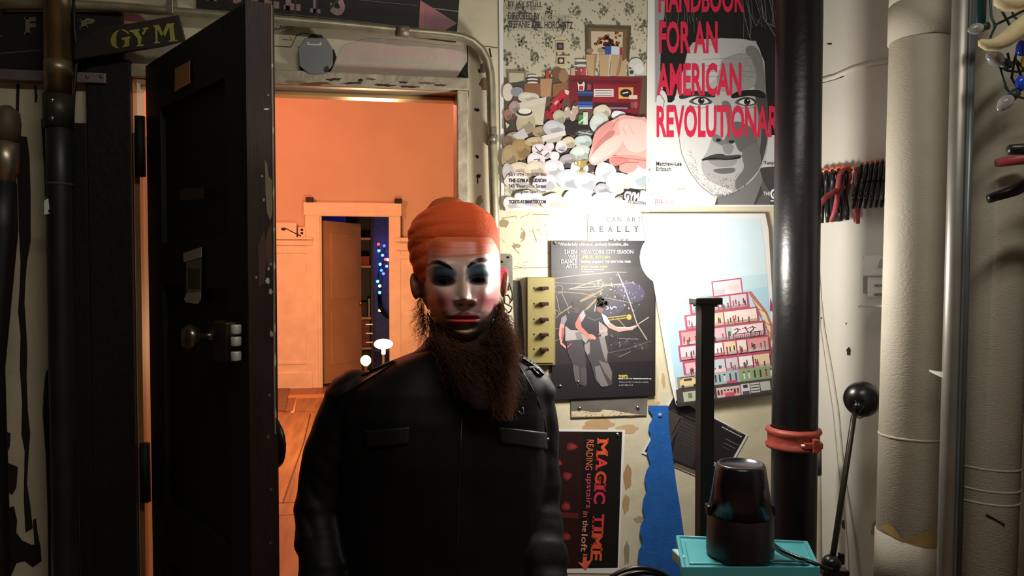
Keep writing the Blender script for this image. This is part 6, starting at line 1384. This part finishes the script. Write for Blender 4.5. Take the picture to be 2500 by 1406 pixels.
for k in range(3):
    z0 = zs[0]+.02+k*hz/3; d_ = MB().box((SX0+.06, SY0+.012, z0+.004), (SX1-.06, SY0+.03, z0+hz/3-.006)).build('drawer', MATS['drawer_red'], dr_, bevel=.003)
    MB().box((SX0+.26, SY0-.008, z0+hz/6-.01), (SX0+.36, SY0+.012, z0+hz/6+.01)).build('handle', M_chrome, d_, bevel=.002)
def shelfbox(u0, u1, v0, zb, m, label, cat='box'):
    q0, q1 = onY(u0, v0, SY0+.05), onY(u1, v0, SY0+.05); o = MB().box((q0.x, SY0+.05, zb+.0125), (q1.x, SY0+.35, q0.z)).build('shelf_box', m, None, bevel=.006); tag(o, label, cat)
shelfbox(873, 902, 625, onY(890, 650, SY0).z, mat('box_orange', (190,96,66), .6), 'orange box on the middle lit shelf of the dark unit')
shelfbox(874, 896, 600, onY(890, 650, SY0).z, mat('box_dark', (70,50,44), .6), 'dark box standing behind the orange box') if False else None
shelfbox(876, 896, 738, onY(890, 776, SY0).z, mat('box_dark', (80,56,46), .6), 'dark box on the shelf above the drawer cabinet')
shelfbox(898, 904, 728, onY(890, 776, SY0).z, mat('box_grey', (150,140,140), .4), 'slim grey box on the shelf above the drawer cabinet')
# blue room string lights on the wall, and a black cable arc
bs = thing('string_lights', 'tiny red, blue and green string lights in the blue room doorway', 'string lights', tuple(onD(928, 640, 12.4)))
dots = [(924,596,(255,40,40)),(925,612,(60,200,255)),(934,623,(60,110,255)),(941,633,(255,50,50)),(947,634,(150,255,200)),(928,645,(60,220,255)),(922,687,(60,255,170)),(927,698,(210,230,160)),(927,714,(60,160,255)),(927,758,(255,210,60)),(938,600,(40,60,255)),(944,650,(60,90,255)),(936,668,(50,70,255)),(931,660,(40,80,255))]
MB().tube([onD(u, v, 12.42) for u, v, c in dots], .006, 5).build('wire', M_black, bs, True)
for k, (u, v, c) in enumerate(dots):
    MB().ell(onD(u, v, 12.4), (.024,0,0), (0,.024,0), (0,0,.024), 8, 6).build('bulb', mat('fairy_%d_%d_%d' % c, c, .5, var=0, emis=9), bs, True)
tag(MB().tube([onD(u, v, 12.0) for u, v in ((926,720),(928,745),(935,762),(944,772),(956,776))], .03, 8).build('hose', M_black, None, True), 'dark hose looping down in the blue room', 'hose')
pz = [onD(u, v, 12.6) for u, v in ((908,545),(952,545))]
tag(MB().box((pz[0].x, pz[0].y, pz[0].z-.5), (pz[1].x+.2, pz[0].y+.04, pz[0].z+.25)).build('blue_panel', mat('blue_board', (120,130,190), .6), None), 'pale blue board high in the blue room', 'board')
